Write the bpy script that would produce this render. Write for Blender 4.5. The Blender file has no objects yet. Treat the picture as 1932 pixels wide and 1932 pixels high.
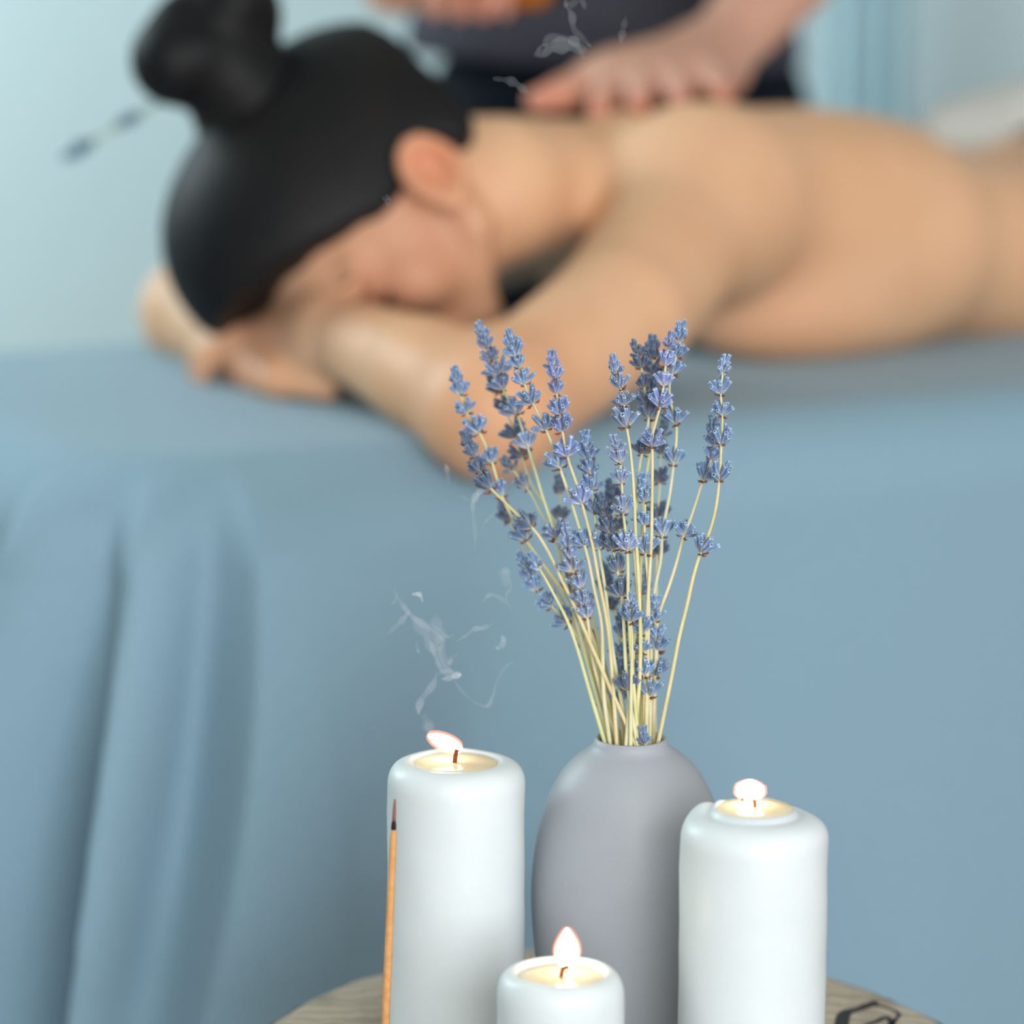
import bpy, bmesh, math, random
import numpy as np
from mathutils import Vector, Matrix, Quaternion

scn = bpy.context.scene
COL = scn.collection
random.seed(7)
RNG = np.random.default_rng(11)

# ------------------------------------------------------------------ camera, world, lights, exposure
CAM_H = 1.124                      # camera height above the floor
PITCH = math.radians(11.0)
FPX = 1932 / 24.0 * 85.0           # focal length in pixels of the 1932 frame
CP, SP = math.cos(PITCH), math.sin(PITCH)

cam_d = bpy.data.cameras.new('camera')
cam = bpy.data.objects.new('camera', cam_d)
COL.objects.link(cam)
cam.location = (0, 0, CAM_H)
cam.rotation_euler = (math.pi / 2 - PITCH, 0, 0)
cam_d.sensor_fit = 'HORIZONTAL'
cam_d.sensor_width = 24.0
cam_d.lens = 85.0
cam_d.clip_start, cam_d.clip_end = 0.05, 60
cam_d.dof.use_dof = True
cam_d.dof.focus_distance = 1.815
cam_d.dof.aperture_fstop = 2.35
scn.camera = cam

w = bpy.data.worlds.new('room_light')
scn.world = w
w.use_nodes = True
bg = w.node_tree.nodes['Background']
bg.inputs['Color'].default_value = (0.97, 0.96, 0.93, 1)
bg.inputs['Strength'].default_value = 0.48


def area_light(name, loc, target, sx, sy, power, color):
    d = bpy.data.lights.new(name, 'AREA')
    d.shape = 'RECTANGLE'
    d.size, d.size_y = sx, sy
    d.energy, d.color = power, color
    o = bpy.data.objects.new(name, d)
    COL.objects.link(o)
    o.location = loc
    o.rotation_euler = (Vector(target) - Vector(loc)).to_track_quat('-Z', 'Y').to_euler()
    return o


area_light('window_daylight', (0.95, -1.4, 1.45), (0.15, 2.5, 0.75), 2.0, 1.6, 118, (0.95, 0.985, 1.0))
area_light('added_wall_light', (-2.6, 3.9, 2.3), (0.6, 4.9, 1.0), 1.4, 1.6, 104, (0.82, 0.97, 1.0))  # added unseen lamp that brightens the back wall

vs = scn.view_settings
vs.view_transform = 'Standard'
vs.look = 'None'
vs.exposure = 0.0
vs.gamma = 1.0
vs.use_curve_mapping = False


# ------------------------------------------------------------------ small helpers
def at(px, py, Z):
    """world point that lies at depth Z behind frame pixel (px, py)"""
    xc = (px - 966) / FPX * Z
    yc = (966 - py) / FPX * Z
    return np.array([xc, Z * CP + yc * SP, CAM_H + yc * CP - Z * SP])


def on_plane(px, py, z):
    d = at(px, py, 1.0) - np.array([0, 0, CAM_H])
    return np.array([0, 0, CAM_H]) + d * ((z - CAM_H) / d[2])


def srgb(r, g, b):
    f = lambda c: (c / 255 / 12.92) if c / 255 <= 0.04045 else ((c / 255 + 0.055) / 1.055) ** 2.4
    return (f(r), f(g), f(b), 1.0)


def tag(o, label=None, cat=None, group=None, kind=None):
    if label: o['label'] = label
    if cat: o['category'] = cat
    if group: o['group'] = group
    if kind: o['kind'] = kind
    return o


def empty(name, loc, label, cat, group=None):
    o = bpy.data.objects.new(name, None)
    o.empty_display_size = 0.02
    COL.objects.link(o)
    o.location = loc
    return tag(o, label, cat, group)


def link(name, me, mat=None, parent=None, world_verts=True):
    o = bpy.data.objects.new(name, me)
    COL.objects.link(o)
    if mat is not None:
        for m in (mat if isinstance(mat, (list, tuple)) else [mat]):
            me.materials.append(m)
    if parent is not None:
        o.parent = parent
        if world_verts:          # vertices are given in world space: undo the parent's placement
            pm = Matrix.Translation(parent.location)
            if parent.parent is not None:
                pm = Matrix.Translation(parent.parent.location) @ pm
            o.matrix_parent_inverse = Matrix.Identity(4)
            o.location = -(pm.to_translation())
    return o


def mesh_np(name, V, F, smooth=True, colors=None):
    """quick mesh from arrays: V (n,3), F (m,k) all of one size k"""
    V = np.asarray(V, dtype=np.float32)
    F = np.asarray(F, dtype=np.int32)
    me = bpy.data.meshes.new(name)
    me.vertices.add(len(V))
    me.vertices.foreach_set('co', V.ravel())
    k = F.shape[1]
    me.loops.add(F.size)
    me.loops.foreach_set('vertex_index', F.ravel())
    me.polygons.add(len(F))
    me.polygons.foreach_set('loop_start', np.arange(0, F.size, k, dtype=np.int32))
    me.update(calc_edges=True)
    me.validate()
    if smooth:
        me.polygons.foreach_set('use_smooth', np.ones(len(me.polygons), dtype=bool))
    if colors is not None:
        a = me.color_attributes.new('tint', 'FLOAT_COLOR', 'POINT')
        c = np.ones((len(V), 4), dtype=np.float32)
        c[:, :colors.shape[1]] = colors
        a.data.foreach_set('color', c.ravel())
    me.update()
    return me


def mesh_py(name, V, F, smooth=True):
    me = bpy.data.meshes.new(name)
    me.from_pydata([tuple(v) for v in V], [], F)
    me.update()
    if smooth:
        me.polygons.foreach_set('use_smooth', [True] * len(me.polygons))
    return me


def tube_data(pts, radii, n=10, cap=True, off=0):
    """tube along a polyline with a radius per point -> (verts, faces)"""
    P = np.asarray(pts, float)
    m = len(P)
    R = np.full(m, radii, float) if np.isscalar(radii) else np.asarray(radii, float)
    T = np.gradient(P, axis=0)
    T /= np.linalg.norm(T, axis=1)[:, None] + 1e-12
    ref = np.array([0.0, -1.0, 0.02]) if abs(T[0][1]) < 0.9 else np.array([1.0, 0, 0])
    V, F = [], []
    for i in range(m):
        a = ref - T[i] * ref.dot(T[i])
        a /= np.linalg.norm(a)
        b = np.cross(T[i], a)
        ref = a
        for j in range(n):
            t = 2 * math.pi * j / n
            V.append(P[i] + (a * math.cos(t) + b * math.sin(t)) * R[i])
    for i in range(m - 1):
        for j in range(n):
            F.append((off + i * n + j, off + i * n + (j + 1) % n, off + (i + 1) * n + (j + 1) % n, off + (i + 1) * n + j))
    if cap:
        F.append(tuple(off + j for j in reversed(range(n))))
        F.append(tuple(off + (m - 1) * n + j for j in range(n)))
    return V, F


def spline(pts, n):
    """Catmull-Rom through points (any dimension), n samples, even in chord length"""
    P = np.asarray(pts, float)
    if len(P) == 2:
        return np.linspace(P[0], P[1], n)
    d = np.r_[0, np.cumsum(np.linalg.norm(np.diff(P, axis=0), axis=1))]
    tt = np.linspace(0, d[-1], n)
    M = np.gradient(P, d, axis=0)
    out = []
    for t in tt:
        i = min(max(np.searchsorted(d, t) - 1, 0), len(P) - 2)
        h = d[i + 1] - d[i]
        s = (t - d[i]) / h
        h00, h10, h01, h11 = 2*s**3-3*s*s+1, s**3-2*s*s+s, -2*s**3+3*s*s, s**3-s*s
        out.append(h00*P[i] + h10*h*M[i] + h01*P[i+1] + h11*h*M[i+1])
    return np.array(out)


def lathe(profile, c, n=64, wob=None):
    """profile: list of (radius, z) from bottom to top (world z); c: (x, y)"""
    V, F = [], []
    m = len(profile)
    for i, (r, z) in enumerate(profile):
        for j in range(n):
            t = 2 * math.pi * j / n
            dr, dz = wob(t, i, r, z) if wob else (0, 0)
            V.append((c[0] + (r + dr) * math.cos(t), c[1] + (r + dr) * math.sin(t), z + dz))
    for i in range(m - 1):
        for j in range(n):
            F.append((i*n+j, i*n+(j+1) % n, (i+1)*n+(j+1) % n, (i+1)*n+j))
    F.append(tuple(reversed(range(n))))
    F.append(tuple((m-1)*n+j for j in range(n)))
    return V, F


# ------------------------------------------------------------------ materials
def mat_new(name):
    m = bpy.data.materials.new(name)
    m.use_nodes = True
    nt = m.node_tree
    return m, nt, nt.nodes['Principled BSDF']


def principled(name, color, rough=0.6, noise=0.0, scale=20.0, color2=None, bump=0.0, bump_scale=60.0, sss=0.0,
               sss_radius=(1, 0.4, 0.25), sss_scale=0.01, spec=0.4, sheen=0.0, coat=0.0, metal=0.0, attr=None):
    m, nt, p = mat_new(name)
    N, L = nt.nodes, nt.links
    p.inputs['Base Color'].default_value = color
    p.inputs['Roughness'].default_value = rough
    p.inputs['Specular IOR Level'].default_value = spec
    p.inputs['Metallic'].default_value = metal
    p.inputs['Sheen Weight'].default_value = sheen
    p.inputs['Coat Weight'].default_value = coat
    src = None
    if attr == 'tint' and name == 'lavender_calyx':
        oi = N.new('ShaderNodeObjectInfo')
    if color2 is not None:
        tc = N.new('ShaderNodeTexCoord')
        nz = N.new('ShaderNodeTexNoise')
        nz.inputs['Scale'].default_value = scale
        nz.inputs['Detail'].default_value = 6
        L.new(tc.outputs['Object'], nz.inputs['Vector'])
        mr = N.new('ShaderNodeMapRange')
        mr.inputs['From Min'].default_value, mr.inputs['From Max'].default_value = 0.35, 0.65
        L.new(nz.outputs['Fac'], mr.inputs['Value'])
        mx = N.new('ShaderNodeMix')
        mx.data_type = 'RGBA'
        mx.inputs['A'].default_value, mx.inputs['B'].default_value = color, color2
        L.new(mr.outputs['Result'], mx.inputs['Factor'])
        src = mx.outputs['Result']
    if attr:
        at_ = N.new('ShaderNodeAttribute')
        at_.attribute_name = attr
        mu = N.new('ShaderNodeMix')
        mu.data_type = 'RGBA'
        mu.blend_type = 'MULTIPLY'
        mu.inputs['Factor'].default_value = 1.0
        if src is not None:
            L.new(src, mu.inputs['A'])
        else:
            mu.inputs['A'].default_value = color
        L.new(at_.outputs['Color'], mu.inputs['B'])
        src = mu.outputs['Result']
        if name == 'lavender_calyx':                       # object colour multiplies in a tint per sprig, darker on some
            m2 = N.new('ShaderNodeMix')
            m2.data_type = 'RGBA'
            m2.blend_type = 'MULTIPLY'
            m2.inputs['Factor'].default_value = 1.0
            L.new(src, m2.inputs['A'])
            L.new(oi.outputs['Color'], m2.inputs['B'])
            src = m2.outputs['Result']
    if src is not None:
        L.new(src, p.inputs['Base Color'])
    if sss:
        p.inputs['Subsurface Weight'].default_value = sss
        p.inputs['Subsurface Radius'].default_value = sss_radius
        p.inputs['Subsurface Scale'].default_value = sss_scale
    if bump:
        tc2 = N.new('ShaderNodeTexCoord')
        nb = N.new('ShaderNodeTexNoise')
        nb.inputs['Scale'].default_value = bump_scale
        nb.inputs['Detail'].default_value = 5
        L.new(tc2.outputs['Object'], nb.inputs['Vector'])
        bp = N.new('ShaderNodeBump')
        bp.inputs['Strength'].default_value = bump
        bp.inputs['Distance'].default_value = 0.002
        L.new(nb.outputs['Fac'], bp.inputs['Height'])
        L.new(bp.outputs['Normal'], p.inputs['Normal'])
    return m


M = {}
M['wall'] = principled('painted_wall', srgb(198, 216, 222), 0.85, color2=srgb(203, 220, 225), scale=2.0, bump=0.1, bump_scale=90)
M['floor'] = principled('floor_boards', srgb(150, 140, 128), 0.5, color2=srgb(128, 117, 104), scale=5.0)
M['sheet'] = principled('blue_grey_cotton', srgb(137, 166, 183), 0.9, color2=srgb(133, 162, 180), scale=260.0, bump=0.12, bump_scale=900, sheen=0.15, spec=0.15)
M['skin'] = principled('skin', srgb(229, 181, 143), 0.5, color2=srgb(221, 171, 131), scale=9.0, sss=0.12, sss_scale=0.012, spec=0.35, attr='tint')
M['skin2'] = principled('pale_skin', srgb(214, 168, 146), 0.5, color2=srgb(205, 155, 134), scale=12.0, sss=0.12, sss_scale=0.012, spec=0.35, attr='tint')
M['hair'] = principled('dark_brown_hair', srgb(15, 17, 20), 0.55, color2=srgb(26, 23, 23), scale=14.0, bump=0.3, bump_scale=40, spec=0.2)
M['shirt'] = principled('charcoal_jersey', srgb(74, 74, 84), 0.9, color2=srgb(64, 65, 75), scale=9.0, bump=0.15, bump_scale=500, spec=0.15)
M['trousers'] = principled('black_cotton', srgb(17, 24, 33), 0.9, color2=srgb(22, 29, 38), scale=20.0, spec=0.12)
M['towel'] = principled('white_terry', srgb(226, 226, 220), 0.95, color2=srgb(216, 217, 212), scale=40.0, bump=0.4, bump_scale=700, sheen=0.2, spec=0.1)
M['curtain'] = principled('pale_blue_curtain', srgb(184, 212, 221), 0.9, color2=srgb(178, 208, 218), scale=30.0, spec=0.1)
M['wax'] = principled('white_wax', srgb(217, 223, 225), 0.4, color2=srgb(213, 220, 222), scale=30.0, sss=0.55, sss_radius=(1.0, 0.85, 0.6), sss_scale=0.012, spec=0.4, bump=0.05, bump_scale=120)
M['pool'] = principled('melted_wax', srgb(250, 229, 190), 0.2, color2=srgb(247, 222, 178), scale=40.0, sss=0.25, sss_radius=(1.0, 0.8, 0.45), sss_scale=0.01, spec=0.3)
M['wick'] = principled('glow_tinted_wick', srgb(150, 70, 30), 0.8, color2=srgb(104, 44, 22), scale=900.0)  # orange of the flame's glow put into the wick colour
M['vase'] = principled('matte_grey_glaze', srgb(164, 168, 174), 0.45, color2=srgb(159, 162, 169), scale=14.0, bump=0.04, bump_scale=300, spec=0.35)
M['stem'] = principled('dried_stem', srgb(224, 210, 174), 0.65, color2=srgb(204, 194, 146), scale=60.0, bump=0.2, bump_scale=900, attr='tint')
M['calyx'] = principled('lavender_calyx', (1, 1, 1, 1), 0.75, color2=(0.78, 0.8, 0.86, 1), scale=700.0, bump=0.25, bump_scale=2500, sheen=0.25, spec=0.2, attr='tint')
M['bract'] = principled('dry_bract', srgb(150, 92, 62), 0.8, color2=srgb(118, 70, 48), scale=400.0)
M['bark'] = principled('bark', srgb(96, 78, 60), 0.9, color2=srgb(62, 48, 38), scale=30.0, bump=0.8, bump_scale=80)
M['ink'] = principled('black_ink', srgb(18, 18, 24), 0.5, color2=srgb(28, 26, 30), scale=100.0)
M['incense'] = principled('incense_paste', srgb(216, 160, 106), 0.85, color2=srgb(204, 146, 92), scale=300.0, bump=0.3, bump_scale=1500)
M['incense_red'] = principled('reddish_incense_tip', srgb(150, 92, 92), 0.85, color2=srgb(136, 84, 88), scale=500.0)
M['incense_char'] = principled('charred_incense_ring', srgb(58, 30, 44), 0.9, color2=srgb(40, 22, 34), scale=500.0)
M['pad'] = principled('massage_pad_vinyl', srgb(70, 74, 80), 0.6, color2=srgb(62, 66, 72), scale=20.0)
M['leg_wood'] = principled('turned_wood', srgb(150, 116, 80), 0.6, color2=srgb(122, 90, 60), scale=18.0)
M['lip'] = principled('lip_tone', srgb(196, 120, 108), 0.45, color2=srgb(186, 110, 100), scale=60.0)


def add_flecks(m, color, scale, lo, hi):
    """small scratches and pale flecks in the glaze"""
    nt = m.node_tree
    N, L = nt.nodes, nt.links
    p = N['Principled BSDF']
    src = p.inputs['Base Color'].links[0].from_socket
    tc = N.new('ShaderNodeTexCoord')
    mp = N.new('ShaderNodeMapping')
    mp.inputs['Scale'].default_value = (1.0, 1.0, 0.35)
    mp.inputs['Rotation'].default_value = (0.3, 0.5, 0.0)
    nz = N.new('ShaderNodeTexNoise')
    nz.inputs['Scale'].default_value = scale
    nz.inputs['Detail'].default_value = 2
    mr = N.new('ShaderNodeMapRange')
    mr.inputs['From Min'].default_value, mr.inputs['From Max'].default_value = lo, hi
    mr.inputs['To Max'].default_value = 0.55
    mx = N.new('ShaderNodeMix')
    mx.data_type = 'RGBA'
    mx.inputs['B'].default_value = color
    L.new(tc.outputs['Object'], mp.inputs['Vector'])
    L.new(mp.outputs['Vector'], nz.inputs['Vector'])
    L.new(nz.outputs['Fac'], mr.inputs['Value'])
    L.new(mr.outputs['Result'], mx.inputs['Factor'])
    L.new(src, mx.inputs['A'])
    L.new(mx.outputs['Result'], p.inputs['Base Color'])


add_flecks(M['vase'], srgb(205, 208, 210), 420.0, 0.745, 0.80)


def wood_slab_material():
    m, nt, p = mat_new('log_slice_wood')
    N, L = nt.nodes, nt.links
    tc = N.new('ShaderNodeTexCoord')
    mp = N.new('ShaderNodeMapping')
    mp.inputs['Location'].default_value = (0.03, -0.02, 0)
    wv = N.new('ShaderNodeTexWave')
    wv.wave_type = 'RINGS'
    wv.rings_direction = 'Z'
    wv.inputs['Scale'].default_value = 26
    wv.inputs['Distortion'].default_value = 7
    wv.inputs['Detail'].default_value = 4
    wv.inputs['Detail Scale'].default_value = 1.6
    nz = N.new('ShaderNodeTexNoise')
    nz.inputs['Scale'].default_value = 26
    nz.inputs['Detail'].default_value = 8
    L.new(tc.outputs['Object'], mp.inputs['Vector'])
    L.new(mp.outputs['Vector'], wv.inputs['Vector'])
    L.new(mp.outputs['Vector'], nz.inputs['Vector'])
    a = N.new('ShaderNodeMix'); a.data_type = 'RGBA'
    a.inputs['A'].default_value = srgb(186, 172, 152)
    a.inputs['B'].default_value = srgb(162, 148, 131)
    L.new(wv.outputs['Fac'], a.inputs['Factor'])
    b = N.new('ShaderNodeMix'); b.data_type = 'RGBA'
    b.inputs['B'].default_value = srgb(138, 124, 110)
    mr = N.new('ShaderNodeMapRange')
    mr.inputs['From Min'].default_value, mr.inputs['From Max'].default_value = 0.48, 0.72
    L.new(nz.outputs['Fac'], mr.inputs['Value'])
    L.new(mr.outputs['Result'], b.inputs['Factor'])
    L.new(a.outputs['Result'], b.inputs['A'])
    L.new(b.outputs['Result'], p.inputs['Base Color'])
    p.inputs['Roughness'].default_value = 0.7
    p.inputs['Specular IOR Level'].default_value = 0.25
    return m


M['slab'] = wood_slab_material()


def emission_mat(name, color, strength):
    m = bpy.data.materials.new(name)
    m.use_nodes = True
    nt = m.node_tree
    nt.nodes.clear()
    out = nt.nodes.new('ShaderNodeOutputMaterial')
    e = nt.nodes.new('ShaderNodeEmission')
    e.inputs['Color'].default_value = color
    e.inputs['Strength'].default_value = strength
    nt.links.new(e.outputs['Emission'], out.inputs['Surface'])
    return m


def volume_mat(name, color, density, emit=None, emit_strength=0.0):
    m = bpy.data.materials.new(name)
    m.use_nodes = True
    nt = m.node_tree
    nt.nodes.clear()
    out = nt.nodes.new('ShaderNodeOutputMaterial')
    v = nt.nodes.new('ShaderNodeVolumePrincipled')
    v.inputs['Color'].default_value = color
    v.inputs['Density'].default_value = density
    v.inputs['Anisotropy'].default_value = -0.4
    if emit is not None:
        v.inputs['Emission Color'].default_value = emit
        v.inputs['Emission Strength'].default_value = emit_strength
    nt.links.new(v.outputs['Volume'], out.inputs['Volume'])
    return m


M['flame_core'] = emission_mat('flame_core', (1.0, 0.88, 0.66, 1), 11.0)
M['flame_halo'] = volume_mat('flame_halo', (1, 0.5, 0.2, 1), 0.0, (1.0, 0.2, 0.04, 1), 260.0)
M['smoke'] = volume_mat('incense_smoke', (0.95, 0.97, 1.0, 1), 28.0)
M['smoke_dense'] = volume_mat('incense_smoke_dense', (0.95, 0.97, 1.0, 1), 70.0)
M['smoke_thin'] = volume_mat('incense_smoke_thin', (0.95, 0.97, 1.0, 1), 13.0)


def amber_glass():
    m, nt, p = mat_new('amber_glass')
    p.inputs['Base Color'].default_value = srgb(206, 120, 20)
    p.inputs['Roughness'].default_value = 0.08
    p.inputs['Transmission Weight'].default_value = 0.55
    p.inputs['IOR'].default_value = 1.45
    return m


M['amber'] = amber_glass()


# ------------------------------------------------------------------ signed-distance modelling (bodies)
class Field:
    def __init__(self, lo, hi, h):
        self.lo, self.h = np.asarray(lo, float), h
        self.n = np.ceil((np.asarray(hi, float) - self.lo) / h).astype(int) + 1
        self.D = np.full(self.n, 1.0, dtype=np.float32)
        self.ax = [(self.lo[i] + np.arange(self.n[i]) * h).astype(np.float32) for i in range(3)]

    def _sl(self, lo, hi):
        a = np.clip(np.floor((np.asarray(lo) - self.lo) / self.h).astype(int), 0, self.n)
        b = np.clip(np.ceil((np.asarray(hi) - self.lo) / self.h).astype(int) + 1, 0, self.n)
        return a, b

    def apply(self, fn, lo, hi, k, op):
        m = max(k, 0.0) + 3 * self.h
        a, b = self._sl(np.asarray(lo) - m, np.asarray(hi) + m)
        if np.any(b - a < 1):
            return
        s = tuple(slice(a[i], b[i]) for i in range(3))
        x = self.ax[0][s[0]][:, None, None]
        y = self.ax[1][s[1]][None, :, None]
        z = self.ax[2][s[2]][None, None, :]
        d = fn(x, y, z)
        cur = self.D[s]
        if op == 'sub':
            d = -d
            hh = np.clip(0.5 - 0.5 * (cur - d) / k, 0, 1)
            self.D[s] = d * hh + cur * (1 - hh) + k * hh * (1 - hh)
        else:
            hh = np.clip(0.5 + 0.5 * (cur - d) / k, 0, 1)
            self.D[s] = d * hh + cur * (1 - hh) - k * hh * (1 - hh)

    def cone(self, a, b, ra, rb, k=0.02, op='add'):
        a, b = np.asarray(a, float), np.asarray(b, float)
        ba = b - a
        bb = ba.dot(ba) + 1e-12
        R = max(ra, rb)

        def fn(x, y, z):
            t = np.clip(((x - a[0]) * ba[0] + (y - a[1]) * ba[1] + (z - a[2]) * ba[2]) / bb, 0, 1)
            return np.sqrt((x - a[0] - t * ba[0]) ** 2 + (y - a[1] - t * ba[1]) ** 2 + (z - a[2] - t * ba[2]) ** 2) - (ra + (rb - ra) * t)
        self.apply(fn, np.minimum(a, b) - R, np.maximum(a, b) + R, k, op)

    def chain(self, pts, rad, k=0.012, op='add'):
        for i in range(len(pts) - 1):
            self.cone(pts[i], pts[i + 1], rad[i], rad[i + 1], k if i == 0 else min(k, 0.006), op)

    def ell(self, c, r, axes=None, k=0.02, op='add'):
        c, r = np.asarray(c, float), np.asarray(r, float)
        A = np.eye(3) if axes is None else np.asarray(axes, float)   # rows are the axes
        ext = np.sqrt(((A * r[:, None]) ** 2).sum(0))

        def fn(x, y, z):
            q = [((x - c[0]) * A[i, 0] + (y - c[1]) * A[i, 1] + (z - c[2]) * A[i, 2]) / r[i] for i in range(3)]
            k0 = np.sqrt(q[0] ** 2 + q[1] ** 2 + q[2] ** 2)
            k1 = np.sqrt((q[0] / r[0]) ** 2 + (q[1] / r[1]) ** 2 + (q[2] / r[2]) ** 2) + 1e-9
            return k0 * (k0 - 1) / k1
        self.apply(fn, c - ext, c + ext, k, op)

    def clip(self, fn):
        """intersect with fn(x,y,z) < 0 everywhere"""
        x = self.ax[0][:, None, None]; y = self.ax[1][None, :, None]; z = self.ax[2][None, None, :]
        self.D = np.maximum(self.D, fn(x, y, z).astype(np.float32))

    def mesh(self, smooth=3):
        D, h = self.D, self.h
        ins = D < 0
        nx, ny, nz = (self.n - 1)
        cnt = np.zeros((nx, ny, nz), dtype=np.int8)
        for i in (0, 1):
            for j in (0, 1):
                for l in (0, 1):
                    cnt += ins[i:i + nx, j:j + ny, l:l + nz]
        act = (cnt > 0) & (cnt < 8)
        I = np.argwhere(act)
        idx = np.full((nx, ny, nz), -1, dtype=np.int32)
        idx[act] = np.arange(len(I))
        acc = np.zeros((len(I), 3)); num = np.zeros(len(I))
        cs = [(i, j, l) for i in (0, 1) for j in (0, 1) for l in (0, 1)]
        for p in range(8):
            for q in range(p + 1, 8):
                dlt = np.abs(np.array(cs[p]) - np.array(cs[q]))
                if dlt.sum() != 1:
                    continue
                a = D[tuple((I + cs[p]).T)]; b = D[tuple((I + cs[q]).T)]
                m = (a < 0) != (b < 0)
                t = np.where(m, a / (a - b + 1e-20), 0)
                pt = np.array(cs[p]) + t[:, None] * (np.array(cs[q]) - np.array(cs[p]))
                acc[m] += pt[m]; num[m] += 1
        V = self.lo + (I + acc / num[:, None]) * h
        Q = []
        for axn in range(3):
            u, v = (axn + 1) % 3, (axn + 2) % 3
            sa = [slice(None)] * 3; sb = [slice(None)] * 3
            sa[axn] = slice(0, self.n[axn] - 1); sb[axn] = slice(1, self.n[axn])
            A, B = ins[tuple(sa)], ins[tuple(sb)]
            E = np.argwhere(A != B)
            E = E[(E[:, u] > 0) & (E[:, v] > 0) & (E[:, u] < self.n[u] - 1) & (E[:, v] < self.n[v] - 1)]
            du = np.zeros(3, int); du[u] = 1
            dv = np.zeros(3, int); dv[v] = 1
            q = np.stack([idx[tuple((E - du - dv).T)], idx[tuple((E - dv).T)], idx[tuple(E.T)], idx[tuple((E - du).T)]], 1)
            flip = ~A[tuple(E.T)]
            q[flip] = q[flip][:, ::-1]
            Q.append(q)
        Q = np.concatenate(Q)
        Q = Q[(Q >= 0).all(1)]
        for _ in range(smooth):
            S = np.zeros_like(V); C = np.zeros(len(V))
            for p in range(4):
                a, b = Q[:, p], Q[:, (p + 1) % 4]
                for ax in range(3):
                    S[:, ax] += np.bincount(a, V[b, ax], len(V)) + np.bincount(b, V[a, ax], len(V))
                C += np.bincount(a, minlength=len(V)) + np.bincount(b, minlength=len(V))
            V = 0.45 * V + 0.55 * S / np.maximum(C, 1)[:, None]
        return V, Q


def tint_by(V, spots, base=(1, 1, 1)):
    """per-vertex colour multiplier: flushed skin around the given (point, radius, rgb) spots"""
    c = np.tile(np.array(base, dtype=np.float32), (len(V), 1))
    for p, r, rgb in spots:
        d = np.linalg.norm(V - np.asarray(p), axis=1) / r
        wgt = np.clip(1.0 - d, 0, 1)
        wgt = (wgt * wgt * (3 - 2 * wgt))[:, None]
        c = c * (1 - wgt) + np.array(rgb, dtype=np.float32) * wgt
    return c


# ------------------------------------------------------------------ the room
def box_mesh(name, lo, hi):
    x0, y0, z0 = lo; x1, y1, z1 = hi
    V = [(x0,y0,z0),(x1,y0,z0),(x1,y1,z0),(x0,y1,z0),(x0,y0,z1),(x1,y0,z1),(x1,y1,z1),(x0,y1,z1)]
    F = [(3,2,1,0),(4,5,6,7),(0,1,5,4),(1,2,6,5),(2,3,7,6),(3,0,4,7)]
    return mesh_py(name, V, F, False)


tag(link('floor', box_mesh('floor', (-3.2, -1.6, -0.06), (3.2, 5.2, 0.0)), M['floor']), kind='structure')
tag(link('wall_back', box_mesh('wall_back', (-3.2, 5.2, -0.06), (3.2, 5.32, 2.8)), M['wall']), kind='structure')
tag(link('ceiling', box_mesh('ceiling', (-3.2, -1.6, 2.8), (3.2, 5.32, 2.9)), M['towel']), kind='structure')
tag(link('wall_left', box_mesh('wall_left', (-3.32, -1.6, -0.06), (-3.2, 5.32, 2.8)), M['wall']), kind='structure')
tag(link('baseboard_back', box_mesh('baseboard_back', (-3.2, 5.18, 0.0), (3.2, 5.2, 0.09)), M['towel']), kind='structure')

# ------------------------------------------------------------------ massage table and its draped sheet
ZT = CAM_H - 0.41                 # top of the sheet
TA = np.array([math.cos(math.radians(26)), math.sin(math.radians(26)), 0.0])   # along the table, head -> feet
TB = np.array([-TA[1], TA[0], 0.0])                                            # across, away from the camera
TQ = np.array([-0.016, 2.345, 0.0])                                            # a point of the near edge
S0, S1, TW, RC = -0.295, 1.62, 0.585, 0.14


def tpt(s, t, z):
    p = TQ + TA * s + TB * t
    return np.array([p[0], p[1], z])


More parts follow.
